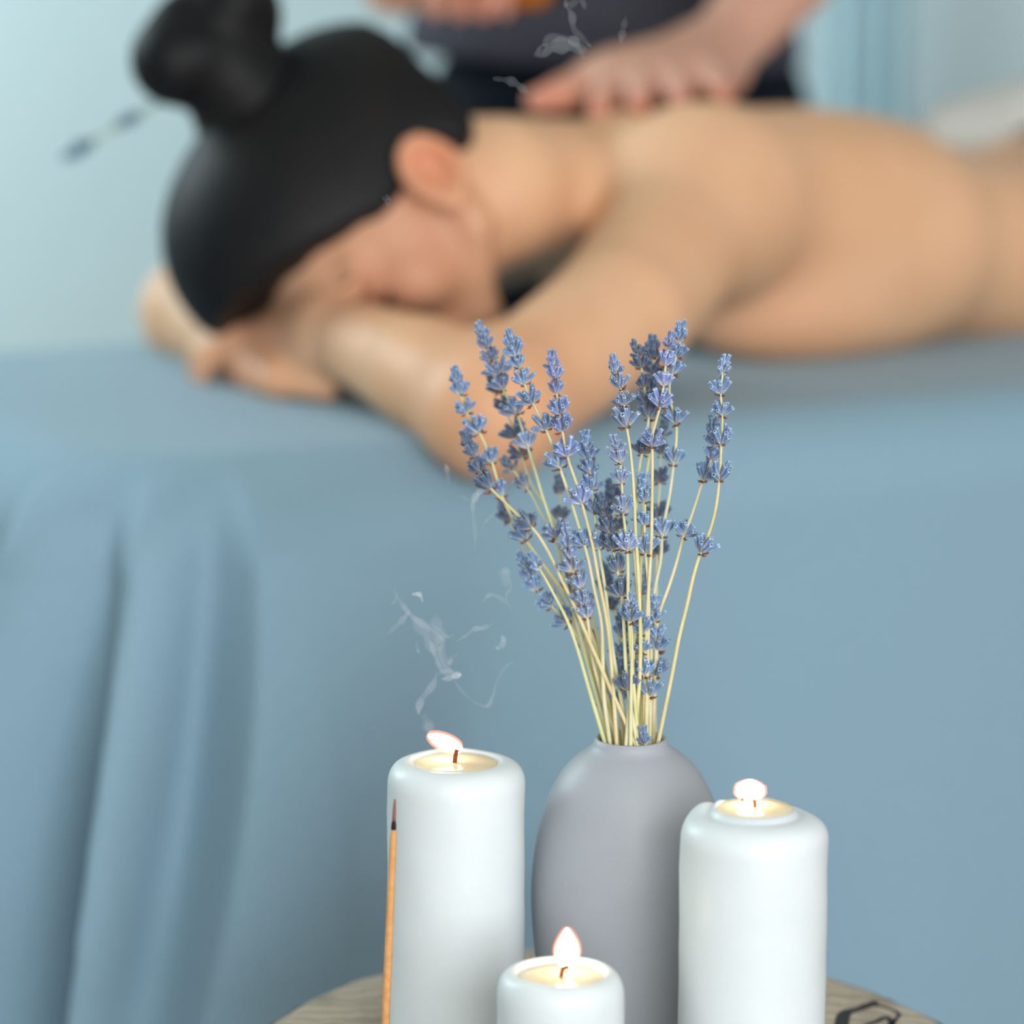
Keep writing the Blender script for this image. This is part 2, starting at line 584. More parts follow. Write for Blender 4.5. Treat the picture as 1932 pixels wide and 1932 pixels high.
def sheet():
    # outline of the table top, walked from the middle of the near edge leftwards and round
    def near(e): return (S0 + RC - e, 0.0, 0.0, -1.0)
    es, out = [], []
    for e in np.r_[np.linspace(-(S1 - S0 - 2 * RC), -0.55, 40), np.linspace(-0.54, 0, 200)]:
        out.append(near(e)); es.append(e)
    for a in np.linspace(0, 1, 90)[1:]:
        th = -math.pi / 2 - a * math.pi / 2
        out.append((S0 + RC + RC * math.cos(th), RC + RC * math.sin(th), math.cos(th), math.sin(th))); es.append(a * RC * math.pi / 2)
    e0 = es[-1]
    for t in np.linspace(0, TW - 2 * RC, 60)[1:]:
        out.append((S0, RC + t, -1.0, 0.0)); es.append(e0 + t)
    e0 = es[-1]
    for a in np.linspace(0, 1, 30)[1:]:
        th = math.pi - a * math.pi / 2
        out.append((S0 + RC + RC * math.cos(th), TW - RC + RC * math.sin(th), math.cos(th), math.sin(th))); es.append(e0 + a * RC * math.pi / 2)
    e0 = es[-1]
    for t in np.linspace(0, S1 - S0 - 2 * RC, 60)[1:]:
        out.append((S0 + RC + t, TW, 0.0, 1.0)); es.append(e0 + t)
    e0 = es[-1]
    for a in np.linspace(0, 1, 16)[1:]:
        th = math.pi / 2 - a * math.pi / 2
        out.append((S1 - RC + RC * math.cos(th), TW - RC + RC * math.sin(th), math.cos(th), math.sin(th))); es.append(e0 + a)
    for t in np.linspace(TW - RC, RC, 16)[1:]:
        out.append((S1, t, 1.0, 0.0)); es.append(9)
    for a in np.linspace(0, 1, 16)[1:-1]:
        th = -a * math.pi / 2
        out.append((S1 - RC + RC * math.cos(th), RC + RC * math.sin(th), math.cos(th), math.sin(th))); es.append(9)
    out = np.array(out); es = np.array(es)
    n = len(out)
    r = 0.06
    # ridges: position along the edge at the top, shift per metre of drop, amplitude, steep width, soft width, first drop
    ridges = [(0.012, 0.120, 0.135, 0.030, 0.20, 0.0), (0.078, 0.05, 0.115, 0.024, 0.050, 0.0),
              (0.160, 0.08, 0.090, 0.03, 0.072, 0.0), (-0.20, 0.05, 0.014, 0.10, 0.16, 0.05), (0.40, 0.0, 0.03, 0.04, 0.08, 0.03),
              (0.59, 0.0, 0.03, 0.04, 0.08, 0.03), (-0.36, 0.02, 0.005, 0.10, 0.12, 0.1)]
    rows = []
    for ins in (0.10, 0.07):
        rows.append((-ins, 0.0, 0))
    for a in np.linspace(0, 1, 12):
        th = a * math.pi / 2
        rows.append((-r + r * math.sin(th), r - r * math.cos(th), max(0, th * r - 0.034)))
    for d in np.linspace(0.012, 0.62, 64):
        rows.append((0.0, r + d, 0.05 + d))
    V = []
    for off, drop, arc in rows:
        g = np.zeros(n)
        for pos, lean, amp, ws, wl, d0 in ridges:
            gr = np.clip((arc - d0) / 0.34, 0, 1)
            gr = gr * (2 - gr)
            x = (pos + lean * arc) - es             # > 0 to the right of the ridge
            ql, qr = np.clip(1 + x / ws, 0, 1), np.clip(1 - x / wl, 0, 1)
            q = np.where(x < 0, ql ** 1.8, qr * qr * (3 - 2 * qr))
            g += amp * gr * q
        g += np.clip(arc / 0.4, 0, 1) * 0.004 * (np.sin(es * 23) + np.sin(es * 9.0 + 1.0))
        g += np.clip(arc, 0, 1) * 0.03
        s = out[:, 0] + out[:, 2] * (off + g)
        t = out[:, 1] + out[:, 3] * (off + g)
        P = TQ[None, :] + s[:, None] * TA[None, :] + t[:, None] * TB[None, :]
        P[:, 2] = ZT - drop
        V.append(P)
    m = len(rows)
    V = np.concatenate(V)
    F = []
    for i in range(m - 1):
        for j in range(n):
            F.append((i*n+j, i*n+(j+1) % n, (i+1)*n+(j+1) % n, (i+1)*n+j))
    F.append(tuple(range(n - 1, -1, -1)))
    me = mesh_py('bed_sheet', V, F)
    bm = bmesh.new(); bm.from_mesh(me)
    bmesh.ops.recalc_face_normals(bm, faces=bm.faces[:])
    if max(bm.faces, key=lambda f: f.calc_area()).normal.z < 0:
        bmesh.ops.reverse_faces(bm, faces=bm.faces[:])
    bm.to_mesh(me); bm.free()
    o = link('bed_sheet', me, M['sheet'])
    tag(o, 'blue grey sheet draped in soft folds over the massage table', 'sheet')
    return o


sheet()


def massage_table():
    c = tpt((S0 + S1) / 2, TW / 2, 0.0)
    t = empty('massage_table', c, 'massage table hidden beneath the blue grey sheet', 'table')
    zt = ZT - 0.030

    def slab(name, s0, s1, t0, t1, z0, z1, mat, bev):
        bm = bmesh.new()
        P = [tpt(s, q, z) for z in (z0, z1) for s, q in ((s0, t0), (s1, t0), (s1, t1), (s0, t1))]
        vs_ = [bm.verts.new(p) for p in P]
        for f in ((3,2,1,0),(4,5,6,7),(0,1,5,4),(1,2,6,5),(2,3,7,6),(3,0,4,7)):
            bm.faces.new([vs_[i] for i in f])
        bmesh.ops.bevel(bm, geom=bm.edges[:], offset=bev, segments=3, affect='EDGES')
        me = bpy.data.meshes.new(name); bm.to_mesh(me); bm.free()
        return link(name, me, mat, t)
    slab('padded_top', S0 + 0.065, S1 - 0.065, 0.065, TW - 0.065, zt - 0.07, zt, M['pad'], 0.02)
    slab('under_frame', S0 + 0.08, S1 - 0.08, 0.07, TW - 0.07, zt - 0.13, zt - 0.07, M['leg_wood'], 0.004)
    for s in (S0 + 0.13, S1 - 0.13):
        for q in (0.10, TW - 0.10):
            V, F = tube_data([tpt(s, q, zt - 0.12), tpt(s, q, 0.0)], [0.024, 0.019], 12)
            link('leg', mesh_py('leg', V, F), M['leg_wood'], t)


massage_table()

# ------------------------------------------------------------------ the woman lying on the table
R_, U_, C_ = np.array([1.0, 0, 0]), np.array([0, SP, CP]), np.array([0, -CP, SP])   # image right, up, toward the camera
BA = np.array([math.cos(math.radians(28)), math.sin(math.radians(28)), 0.0])         # body axis, head -> feet
BB = np.array([-BA[1], BA[0], 0.0])                                                  # away from the camera
BZ = np.array([0, 0, 1.0])
BAX = np.array([BA, BB, BZ])


def woman():
    def nrm(v): return v / np.linalg.norm(v)
    Fi = nrm(-0.17 * R_ - 0.98 * U_)
    K = nrm(-0.98 * R_ + 0.17 * U_)
    psi = math.radians(12)
    FA = Fi * math.cos(psi) + C_ * math.sin(psi)
    SI = C_ * math.cos(psi) - Fi * math.sin(psi)
    O = at(805, 325, 2.53) - SI * 0.078
    K0, FA0, HAX0 = K, FA, np.array([K, FA, SI])          # hair and skull sit a little flatter than the face

    def h0(k, f, s): return O + K0 * k + FA0 * f + SI * s
    Fi = nrm(-0.30 * R_ - 0.95 * U_)
    K = nrm(-0.95 * R_ + 0.30 * U_)
    FA = Fi * math.cos(psi) + C_ * math.sin(psi)
    SI = C_ * math.cos(psi) - Fi * math.sin(psi)

    def hd(k, f, s): return O + K * k + FA * f + SI * s
    HAX = np.array([K, FA, SI])
    shoulder = at(1325, 385, 2.67)
    tho = at(1500, 452, 2.89)
    waist = tho + BA * 0.185 + BZ * -0.018 + BB * 0.005
    pelvis = waist + BA * 0.175 + BZ * 0.008
    fshould = shoulder + BB * 0.33 - BZ * 0.035
    f = Field((-0.42, 2.2, ZT - 0.06), (0.78, 3.42, ZT + 0.32), 0.004)
    # torso
    f.ell(tho, (0.19, 0.155, 0.093), BAX, 0.03)
    f.chain([shoulder + BA * 0.05 + BB * 0.02, tho - BB * 0.105 + BA * 0.02 + BZ * 0.012, waist - BB * 0.065, pelvis - BB * 0.085], [0.062, 0.070, 0.056, 0.072], 0.06)
    f.ell(tho - BA * 0.07 + BZ * 0.022, (0.095, 0.145, 0.066), BAX, 0.03)
    f.ell(waist, (0.16, 0.122, 0.073), BAX, 0.06)
    f.ell(pelvis, (0.15, 0.16, 0.098), BAX, 0.07)
    for s in (-1, 1):
        f.ell(pelvis + BA * 0.05 + BB * 0.075 * s + BZ * 0.022, (0.10, 0.085, 0.085), BAX, 0.05)
        hip = pelvis + BA * 0.06 + BB * 0.085 * s
        f.cone(hip, hip + BA * 0.40 - BZ * 0.02 + BB * 0.02 * s, 0.085, 0.058, 0.05)
    # shoulder blades, shoulder girdle, breast pressed to the table
    f.ell(at(1450, 335, 2.79), (0.115, 0.085, 0.042), BAX, 0.05)
    f.ell(at(1440, 335, 2.79) + BB * 0.2 - BZ * 0.02, (0.10, 0.08, 0.048), BAX, 0.045)
    f.cone(shoulder, fshould, 0.046, 0.046, 0.03)
    f.ell(at(1480, 585, 2.76), (0.085, 0.05, 0.036), BAX, 0.045)
    f.ell(at(1465, 590, 2.74) + BB * 0.2, (0.08, 0.05, 0.04), BAX, 0.03)
    # neck and trapezius
    nb = hd(-0.045, -0.030, 0.0)
    nf = hd(-0.055, -0.012, 0.0)
    c7 = at(1190, 358, 2.80)
    f.cone(nb, c7, 0.050, 0.052, 0.02)
    f.cone(nf, at(1160, 372, 2.80), 0.038, 0.042, 0.015)
    f.cone(c7, shoulder + BB * 0.03, 0.048, 0.05, 0.03)
    f.cone(c7, at(1440, 345, 2.84), 0.050, 0.046, 0.03)
    f.cone(c7, fshould, 0.044, 0.046, 0.03)
    # spine groove
    g0 = tho + BZ * 0.115 - BA * 0.05
    f.cone(g0, waist + BZ * 0.093, 0.016, 0.014, 0.04, 'sub')
    # armpit crease
    # near arm
    elbow = at(930, 775, 2.375)
    wrist = at(632, 628, 2.555)
    f.ell(shoulder, (0.062, 0.06, 0.060), BAX, 0.05)
    f.chain([shoulder, at(1165, 600, 2.50), elbow], [0.057, 0.049, 0.041], 0.035)
    f.chain([elbow, at(800, 705, 2.45), wrist], [0.040, 0.038, 0.027], 0.03)
    # near hand, laid over the other forearm under the forehead
    kn = [at(540 - 14 * i, 612 + 12 * i, 2.66 - 0.018 * i) for i in range(4)]
    for i, kp in enumerate(kn):
        f.cone(wrist + np.array([0, 0, 0.004 * (1.5 - i)]), kp, 0.020, 0.0145, 0.02)
        p1 = kp + np.array([-0.032, 0.012, 0.004]) * (1.0 if i < 3 else 0.8)
        p2 = p1 + np.array([-0.020, 0.006, -0.016]) * (1.0 if i < 3 else 0.8)
        p3 = p2 + np.array([-0.006, 0.004, -0.017])
        f.chain([kp, p1, p2, p3], [0.0110, 0.0095, 0.0088, 0.0076], 0.008)
    f.chain([wrist + np.array([-0.012, -0.010, -0.012]), at(560, 668, 2.58), at(510, 690, 2.60), at(470, 700, 2.615)],
            [0.016, 0.0125, 0.0105, 0.0085], 0.01)
    # far arm: elbow out beyond the head, forearm under it, hand flat below the near one
    felb = at(368, 588, 2.80)
    fwri = at(470, 672, 2.66)
    f.chain([fshould, at(700, 420, 2.90), felb], [0.054, 0.045, 0.038], 0.04)
    f.chain([felb, (felb + fwri) / 2, fwri], [0.034, 0.032, 0.025], 0.03)
    fk = [at(505 + 6 * i, 690 + 9 * i, 2.62 - 0.02 * i) for i in range(4)]
    for i, kp in enumerate(fk):
        f.cone(fwri, kp, 0.018, 0.0125, 0.015)
        q1 = kp + np.array([0.022, -0.012, -0.002])
        q2 = q1 + np.array([0.016, -0.006, -0.004])
        f.chain([kp, q1, q2], [0.0105, 0.0092, 0.0078], 0.008)
    # head
    f.ell(h0(0.052, 0.000, 0), (0.096, 0.092, 0.074), HAX0, 0.02)
    f.ell(hd(-0.006, 0.040, 0), (0.056, 0.050, 0.056), HAX, 0.02)
    for s in (-1, 1):
        f.chain([hd(-0.014, -0.002, 0.058 * s), hd(-0.040, 0.018, 0.050 * s), hd(-0.060, 0.064, 0.013 * s)], [0.011, 0.012, 0.013], 0.015)
        f.ell(hd(-0.012, 0.066, 0.040 * s), (0.024, 0.02, 0.020), HAX, 0.015)        # cheek
        f.cone(hd(0.028, 0.088, 0.010 * s), hd(0.030, 0.074, 0.052 * s), 0.010, 0.008, 0.012)   # brow
        f.ell(hd(0.009, 0.101, 0.036 * s), (0.013, 0.020, 0.020), HAX, 0.010, 'sub')   # eye socket
        f.ell(hd(0.008, 0.076, 0.035 * s), (0.0115, 0.0125, 0.0135), HAX, 0.003)      # closed lid
    f.cone(hd(-0.062, 0.070, -0.010), hd(-0.062, 0.070, 0.010), 0.015, 0.015, 0.012)  # chin
    f.chain([hd(0.018, 0.090, 0), hd(-0.010, 0.103, 0), hd(-0.023, 0.108, 0)], [0.007, 0.009, 0.011], 0.010)
    for s in (-1, 1):
        f.ell(hd(-0.026, 0.097, 0.011 * s), (0.008, 0.009, 0.008), HAX, 0.006)
    f.cone(hd(-0.045, 0.085, -0.016), hd(-0.045, 0.085, 0.016), 0.0065, 0.0065, 0.005)
    f.cone(hd(-0.055, 0.083, -0.014), hd(-0.055, 0.083, 0.014), 0.0075, 0.0075, 0.005)
    for s in (-1, 1):                                                                 # ears: bowl, rim, lobe
        EA, EB = K * 0.90 - FA * 0.43, FA * 0.90 + K * 0.43
        EC = SI * s + (-FA) * 0.25
        EC = EC / np.linalg.norm(EC)
        lean = np.array([EA, EB, EC])
        ec = hd(-0.002, 0.003, 0.085 * s)
        f.ell(ec, (0.029, 0.021, 0.011), lean, 0.006)
        f.ell(ec + EC * 0.012 - EA * 0.004 + EB * 0.003, (0.021, 0.012, 0.010), lean, 0.004, 'sub')
        rim = [ec + EA * (0.025 * math.cos(t)) + EB * (0.0175 * math.sin(t)) + EC * 0.008 for t in np.linspace(0.9, -2.9, 9)]
        f.chain(rim, [0.0038, 0.0045, 0.005, 0.005, 0.005, 0.0048, 0.0045, 0.004, 0.004], 0.004)
        f.ell(ec - EA * 0.026 + EB * 0.004, (0.010, 0.009, 0.007), lean, 0.006)
        f.cone(ec + EB * 0.010 - EA * 0.008 + EC * 0.006, ec + EB * 0.012 + EC * 0.005, 0.0045, 0.0045, 0.004)
    V, Q = f.mesh(3)
    Vb = V
    spots = [(hd(0.002, -0.002, 0.09), 0.06, (0.94, 0.62, 0.58)), (hd(0.0, 0.07, 0.045), 0.13, (0.86, 0.72, 0.76)),
             (at(520, 700, 2.60), 0.09, (0.98, 0.74, 0.72)), (elbow, 0.12, (1.02, 0.9, 0.86)),
             (hd(-0.050, 0.088, 0), 0.026, (0.9, 0.55, 0.52)), (at(1450, 600, 2.72), 0.12, (1.02, 0.93, 0.92))]
    root = empty('person', tpt(0.45, 0.3, ZT), 'woman lying face down on the massage table, bare back, head on her folded arms', 'person')
    body = link('body', mesh_np('body', V, Q, colors=tint_by(V, spots)), M['skin'], root)
    # hair: pulled up tight from the face
    h = Field(hd(0.06, 0.02, 0) - 0.24, hd(0.06, 0.02, 0) + 0.24, 0.004)
    h.ell(h0(0.052, -0.008, 0), (0.108, 0.118, 0.084), HAX0, 0.01)
    h.ell(h0(0.090, 0.040, 0), (0.094, 0.094, 0.079), HAX0, 0.03)
    h.ell(h0(-0.015, -0.045, 0), (0.05, 0.055, 0.064), HAX0, 0.03)

    def smax(p, q, k):
        t = np.clip(0.5 - 0.5 * (q - p) / k, 0, 1)
        return p * t + q * (1 - t) + k * t * (1 - t)

    def cut(x, y, z):
        k = (x - O[0]) * K0[0] + (y - O[1]) * K0[1] + (z - O[2]) * K0[2]
        g = (x - O[0]) * FA0[0] + (y - O[1]) * FA0[1] + (z - O[2]) * FA0[2]
        wav = 0.0010 * np.sin(k * 210 + g * 60) + 0.0007 * np.sin(k * 470 + z * 90)
        r1 = -(g - 0.8 * k - 0.012) / 1.28 + wav                      # brow and temple line
        r2 = smax(k - 0.014, -(g + 0.028) + wav, 0.02)                # round the ear
        r3 = (k + 0.028 + 1.26 * (g + 0.051)) / 1.61 + wav                    # nape
        return smax(smax(smax(-r1, -r2, 0.012), -r3, 0.02), -(k + 0.036 + wav), 0.02)
    h.clip(cut)
    V, Q = h.mesh(4)
    hair = link('hair', mesh_np('hair', V, Q), M['hair'], root)
    tag(hair, 'dark brown hair pulled up tight from the nape')
    # bun: a thick lock wound into a loose two-lobed knot
    b = Field(at(380, 70, 2.58) - 0.16, at(380, 70, 2.58) + 0.16, 0.004)
    cx = at(392, 70, 2.585)
    ring = []
    for i in range(28):
        a = i / 27 * 2 * math.pi * 1.25
        rad = 0.030 - 0.006 * i / 27
        ring.append(cx + R_ * (rad * 0.85 * math.cos(a + 0.4)) + U_ * (rad * 0.65 * math.sin(a + 0.4)) + C_ * (0.012 * math.sin(a * 0.5) + 0.010 * i / 27))
    for i in range(len(ring) - 1):
        b.cone(ring[i], ring[i + 1], 0.017, 0.017, 0.004)
    b.cone(at(334, 112, 2.57), at(352, 106, 2.57), 0.034, 0.032, 0.006)
    b.cone(at(440, 8, 2.58), at(452, 30, 2.585), 0.034, 0.031, 0.006)
    b.cone(at(405, 100, 2.58), at(485, 205, 2.60), 0.032, 0.050, 0.012)
    V, Q = b.mesh(3)
    bun = link('hair_bun', mesh_np('hair_bun', V, Q), M['hair'], root)
    tag(bun, 'dark hair wound into a bun on top of the head')
    # eyelashes and eyebrow on the near side; lashes thickened to stand for socket shadow
    for nm, pts, rad in (('eyebrow', [hd(0.027, 0.101, 0.014), hd(0.036, 0.094, 0.034), hd(0.030, 0.080, 0.056)], [0.0016, 0.0036, 0.0008]),
                         ('lash_and_socket_shade', [hd(0.005, 0.088, 0.024), hd(0.001, 0.089, 0.036), hd(0.004, 0.082, 0.049)], [0.0010, 0.0032, 0.0010])):
        pp = spline(pts, 9)
        pp = np.array([0.35 * q + 0.65 * Vb[int(np.argmin(((Vb - q) ** 2).sum(1)))] for q in pp])      # lie on the skin
        V, F = tube_data(pp, np.interp(np.linspace(0, 1, 9), [0, .5, 1], rad), 6)
        link(nm, mesh_py(nm, V, F), M['hair'], root)
    # dark briefs round the hips
    s = Field(pelvis - 0.3, pelvis + 0.36, 0.005)
    s.ell(waist, (0.165, 0.124, 0.076), BAX, 0.06)
    s.ell(pelvis, (0.156, 0.166, 0.103), BAX, 0.07)
    for q in (-1, 1):
        s.ell(pelvis + BA * 0.05 + BB * 0.075 * q + BZ * 0.03, (0.104, 0.089, 0.089), BAX, 0.05)
    s.chain([tho - BB * 0.105 + BA * 0.02 + BZ * 0.012, waist - BB * 0.065, pelvis - BB * 0.085], [0.074, 0.060, 0.077], 0.06)
    c0 = pelvis - BA * 0.085

    def band(x, y, z):
        d = (x - c0[0]) * BA[0] + (y - c0[1]) * BA[1]
        wv = 0.10 * ((x - c0[0]) * BB[0] + (y - c0[1]) * BB[1])
        return np.maximum(-(d + wv), (d - 0.19)) + 0 * z
    s.clip(band)
    V, Q = s.mesh(2)
    link('briefs', mesh_np('briefs', V, Q), M['trousers'], root)
    # white towel over hips and legs (a thing of its own)
    t = Field(pelvis - 0.36, pelvis + np.array([0.55, 0.45, 0.3]), 0.006)
    t.ell(pelvis + BA * 0.02, (0.16, 0.176, 0.118), BAX, 0.05)
    for q in (-1, 1):
        t.ell(pelvis + BA * 0.07 + BB * 0.075 * q + BZ * 0.035, (0.115, 0.105, 0.105), BAX, 0.06)
        hip = pelvis + BA * 0.06 + BB * 0.085 * q
        t.cone(hip, hip + BA * 0.40 - BZ * 0.02 + BB * 0.02 * q, 0.102, 0.074, 0.06)

    t.cone(pelvis - BA * 0.075 + BB * 0.17 + BZ * 0.052, pelvis + BA * 0.0 + BB * 0.02 + BZ * 0.095, 0.050, 0.050, 0.04)

    def tw(x, y, z):
        d = (x - c0[0]) * BA[0] + (y - c0[1]) * BA[1]
        wv = 0.45 * ((x - c0[0]) * BB[0] + (y - c0[1]) * BB[1])
        return np.maximum(np.maximum(-(d + wv - 0.03), (d - 0.52)), ZT + 0.004 - z)
    t.clip(tw)
    V, Q = t.mesh(3)
    tag(link('towel', mesh_np('towel', V, Q), M['towel']), 'white towel laid over the hips of the lying woman', 'towel')
    return root


woman()


# ------------------------------------------------------------------ the masseuse standing behind the table
def masseuse():
    hipc = np.array([0.098, 3.36, 0.86])
    fwd = -TB                                   # she faces the table
    side = TA                                   # her left
    AX = np.array([side, -fwd, BZ])
    chest = hipc + fwd * 0.13 + BZ * 0.40 - side * 0.03
    neck = hipc + fwd * 0.20 + BZ * 0.56 - side * 0.03
    headc = hipc + fwd * 0.27 + BZ * 0.70 - side * 0.03
    wl = at(1335, 118, 2.90)                    # wrist of the hand on the back
    el = np.array([0.315, 3.14, 1.07])
    shl = hipc + fwd * 0.17 + BZ * 0.475 + side * 0.16
    wr = at(742, -38, 2.98)
    er = np.array([-0.20, 3.27, 1.10])
    shr = hipc + fwd * 0.17 + BZ * 0.475 - side * 0.21
    root = empty('person', (hipc[0], hipc[1], 0), 'masseuse in charcoal top standing behind the table, hand on the back', 'person')

    def torso(f, g):
        f.ell(hipc, (0.165 + g, 0.105 + g, 0.12 + g), AX, 0.05)
        f.cone(hipc + BZ * 0.08, chest, 0.115 + g, 0.115 + g, 0.06)
        f.ell(chest, (0.155 + g, 0.105 + g, 0.15 + g), AX, 0.06)
        f.cone(shl, shr, 0.055 + g, 0.055 + g, 0.05)

    def legs(f, g, z0=0.10):
        for s in (-1, 1):
            hp = hipc + side * 0.085 * s - BZ * 0.05
            kn = np.array([hipc[0], hipc[1], 0.47]) + side * 0.09 * s + fwd * 0.02
            an = np.array([hipc[0], hipc[1], z0]) + side * 0.095 * s - fwd * 0.01
            f.chain([hp, kn, an], [0.088 + g, 0.058 + g, 0.04 + g], 0.05)
    f = Field((-0.34, 2.72, 0.0), (0.46, 3.52, 1.70), 0.004)
    torso(f, 0.0)
    legs(f, 0.0)
    for s in (-1, 1):
        an = np.array([hipc[0], hipc[1], 0.075]) + side * 0.095 * s - fwd * 0.02
        f.cone(an, an + fwd * 0.13 - BZ * 0.04, 0.037, 0.026, 0.03)
        f.cone(an + fwd * 0.12 - BZ * 0.042, an + fwd * 0.16 - BZ * 0.048, 0.028, 0.02, 0.02)
        f.ell(an - fwd * 0.03 - BZ * 0.04, (0.03, 0.035, 0.034), AX, 0.02)
    # neck and head with a face, looking down
    f.cone(neck, headc - fwd * 0.02, 0.056, 0.05, 0.03)
    up = (BZ * 0.85 + fwd * 0.5); up /= np.linalg.norm(up)
    fc = (fwd * 0.85 - BZ * 0.5); fc /= np.linalg.norm(fc)
    HX = np.array([side, fc, up])
    def hd(s, g, k): return headc + side * s + fc * g + up * k
    f.ell(hd(0, -0.012, 0.05), (0.073, 0.094, 0.092), HX, 0.02)
    f.ell(hd(0, 0.035, -0.025), (0.058, 0.058, 0.076), HX, 0.03)
    f.ell(hd(0, 0.07, -0.085), (0.026, 0.02, 0.018), HX, 0.03)
    f.chain([hd(0, 0.092, 0.015), hd(0, 0.110, -0.024)], [0.008, 0.012], 0.012)
    f.cone(hd(-0.018, 0.086, -0.053), hd(0.018, 0.086, -0.053), 0.008, 0.008, 0.006)
    for s in (-1, 1):
        f.ell(hd(0.031 * s, 0.098, 0.012), (0.018, 0.014, 0.011), HX, 0.012, 'sub')
        f.ell(hd(0.031 * s, 0.080, 0.012), (0.013, 0.012, 0.011), HX, 0.004)
        f.ell(hd(0.078 * s, -0.008, 0.0), (0.011, 0.02, 0.031), HX, 0.006)
    # arms
    f.chain([shl, el], [0.052, 0.041], 0.03)
    f.chain([el, el * 0.45 + wl * 0.55, wl], [0.041, 0.037, 0.028], 0.03)
    f.chain([shr, er], [0.052, 0.041], 0.03)
    f.chain([er, er * 0.5 + wr * 0.5, wr], [0.041, 0.036, 0.026], 0.03)
    # left hand spread over the back: thumb to the left, fingers toward the camera
    knu = [at(1160, 150, 2.83), at(1215, 150, 2.815), at(1275, 146, 2.815), at(1335, 142, 2.825)]
    mid = [at(1140, 178, 2.79), at(1208, 172, 2.775), at(1278, 168, 2.775), at(1350, 160, 2.79)]
    tip = [at(1128, 210, 2.765), at(1206, 204, 2.75), at(1284, 198, 2.75), at(1366, 186, 2.77)]
    for i in range(4):
        f.cone(wl, knu[i], 0.023, 0.0155, 0.02)
        f.chain([knu[i], mid[i], tip[i]], [0.0125, 0.0108, 0.0088], 0.008)
    f.cone(wl, at(1150, 140, 2.86), 0.024, 0.020, 0.02)
    f.chain([wl * 0.6 + knu[0] * 0.4, at(1120, 150, 2.84), at(1060, 176, 2.82), at(1010, 190, 2.81)], [0.020, 0.016, 0.0125, 0.0095], 0.014)
    # right hand closed round the oil bottle: fingers side by side along it, curled over the front
    bt0, bt1 = at(862, -30, 2.90), at(1080, -26, 2.895)
    for i, px in enumerate((822, 868, 913, 953)):
        bc = at(px, -30, 2.90)
        rr = (0.0090, 0.0094, 0.0092, 0.0080)[i]
        kn_ = bc + U_ * 0.033 - C_ * 0.010
        f.cone(wr, kn_, 0.021, 0.0118, 0.012)
        f.chain([kn_, bc + U_ * 0.024 + C_ * 0.020, bc - U_ * 0.002 + C_ * 0.0305, bc - U_ * 0.026 + C_ * 0.019], [rr + 0.0012, rr, rr - 0.0004, rr - 0.0018], 0.002)
    f.chain([wr, at(850, -8, 2.945), at(905, 4, 2.945), at(948, 2, 2.94)], [0.021, 0.0145, 0.0115, 0.0095], 0.012)
    V, Q = f.mesh(3)
    spots = [(t_, 0.028, (1.0, 0.66, 0.60)) for t_ in tip] + [(at(1030, 185, 2.815), 0.045, (1.0, 0.72, 0.68)), (at(905, 15, 2.88), 0.07, (1.0, 0.80, 0.80)),
             (at(1230, 150, 2.83), 0.10, (0.93, 0.88, 0.86)), (hd(0, 0.086, -0.053), 0.03, (0.9, 0.6, 0.58))]
    link('body', mesh_np('body', V, Q, colors=tint_by(V, spots)), M['skin2'], root)
    # charcoal top with short sleeves
    g = Field((-0.32, 2.95, 0.80), (0.52, 3.62, 1.52), 0.006)
    torso(g, 0.013)
    g.cone(shl, shl * 0.55 + el * 0.45, 0.066, 0.062, 0.03)
    g.cone(shr, shr * 0.55 + er * 0.45, 0.066, 0.062, 0.03)
    g.ell(hipc + BZ * 0.05 - side * 0.02, (0.188, 0.125, 0.12), AX, 0.04)
    nk = neck + BZ * 0.02
    g.ell(nk, (0.075, 0.075, 0.05), AX, 0.02, 'sub')
    zc = hipc[2] + 0.035
    g.clip(lambda x, y, z: (zc + 0.16 * (x - hipc[0]) * -0.4) - z + 0 * y)
    V, Q = g.mesh(3)
    link('shirt', mesh_np('shirt', V, Q), M['shirt'], root)
    # black trousers
    g = Field((-0.2, 3.1, 0.04), (0.5, 3.62, 1.02), 0.006)
    g.ell(hipc, (0.172, 0.113, 0.125), AX, 0.05)
    legs(g, 0.014, 0.09)
    V, Q = g.mesh(3)
    link('trousers', mesh_np('trousers', V, Q), M['trousers'], root)
    g = Field(headc - 0.2, headc + 0.2, 0.005)
    g.ell(hd(0, -0.022, 0.055), (0.083, 0.098, 0.100), HX, 0.02)
    g.ell(hd(0, -0.12, 0.03), (0.04, 0.04, 0.04), HX, 0.02)

    def cut(x, y, z):
        q = (x - headc[0]) * fc[0] + (y - headc[1]) * fc[1] + (z - headc[2]) * fc[2]
        k = (x - headc[0]) * up[0] + (y - headc[1]) * up[1] + (z - headc[2]) * up[2]
        return np.maximum(q - 0.02 - 0.55 * np.maximum(k - 0.02, 0), -(k + 0.05 + 0.2 * q))
    g.clip(cut)
    V, Q = g.mesh(3)
    link('hair', mesh_np('hair', V, Q), M['hair'], root)
    # oil bottle
    d = bt1 - bt0; d /= np.linalg.norm(d)
    c = bt0
    b = empty('oil_bottle', tuple(c), 'small amber glass oil bottle held in the raised hand of the masseuse', 'bottle')
    prof = [(0.0, 0.0), (0.017, 0.0), (0.019, 0.002), (0.019, 0.062), (0.017, 0.069), (0.009, 0.076), (0.008, 0.084)]
    q = Vector(d).to_track_quat('Z', 'Y')
    V, F = lathe([(max(r, 0.0005), z) for r, z in prof], (0, 0), 28)
    V = [np.array(q @ Vector(v)) + c for v in V]
    link('glass_body', mesh_py('glass_body', V, F), M['amber'], b)
    V, F = lathe([(0.0095, 0.080), (0.0105, 0.081), (0.0105, 0.098), (0.009, 0.100)], (0, 0), 24)
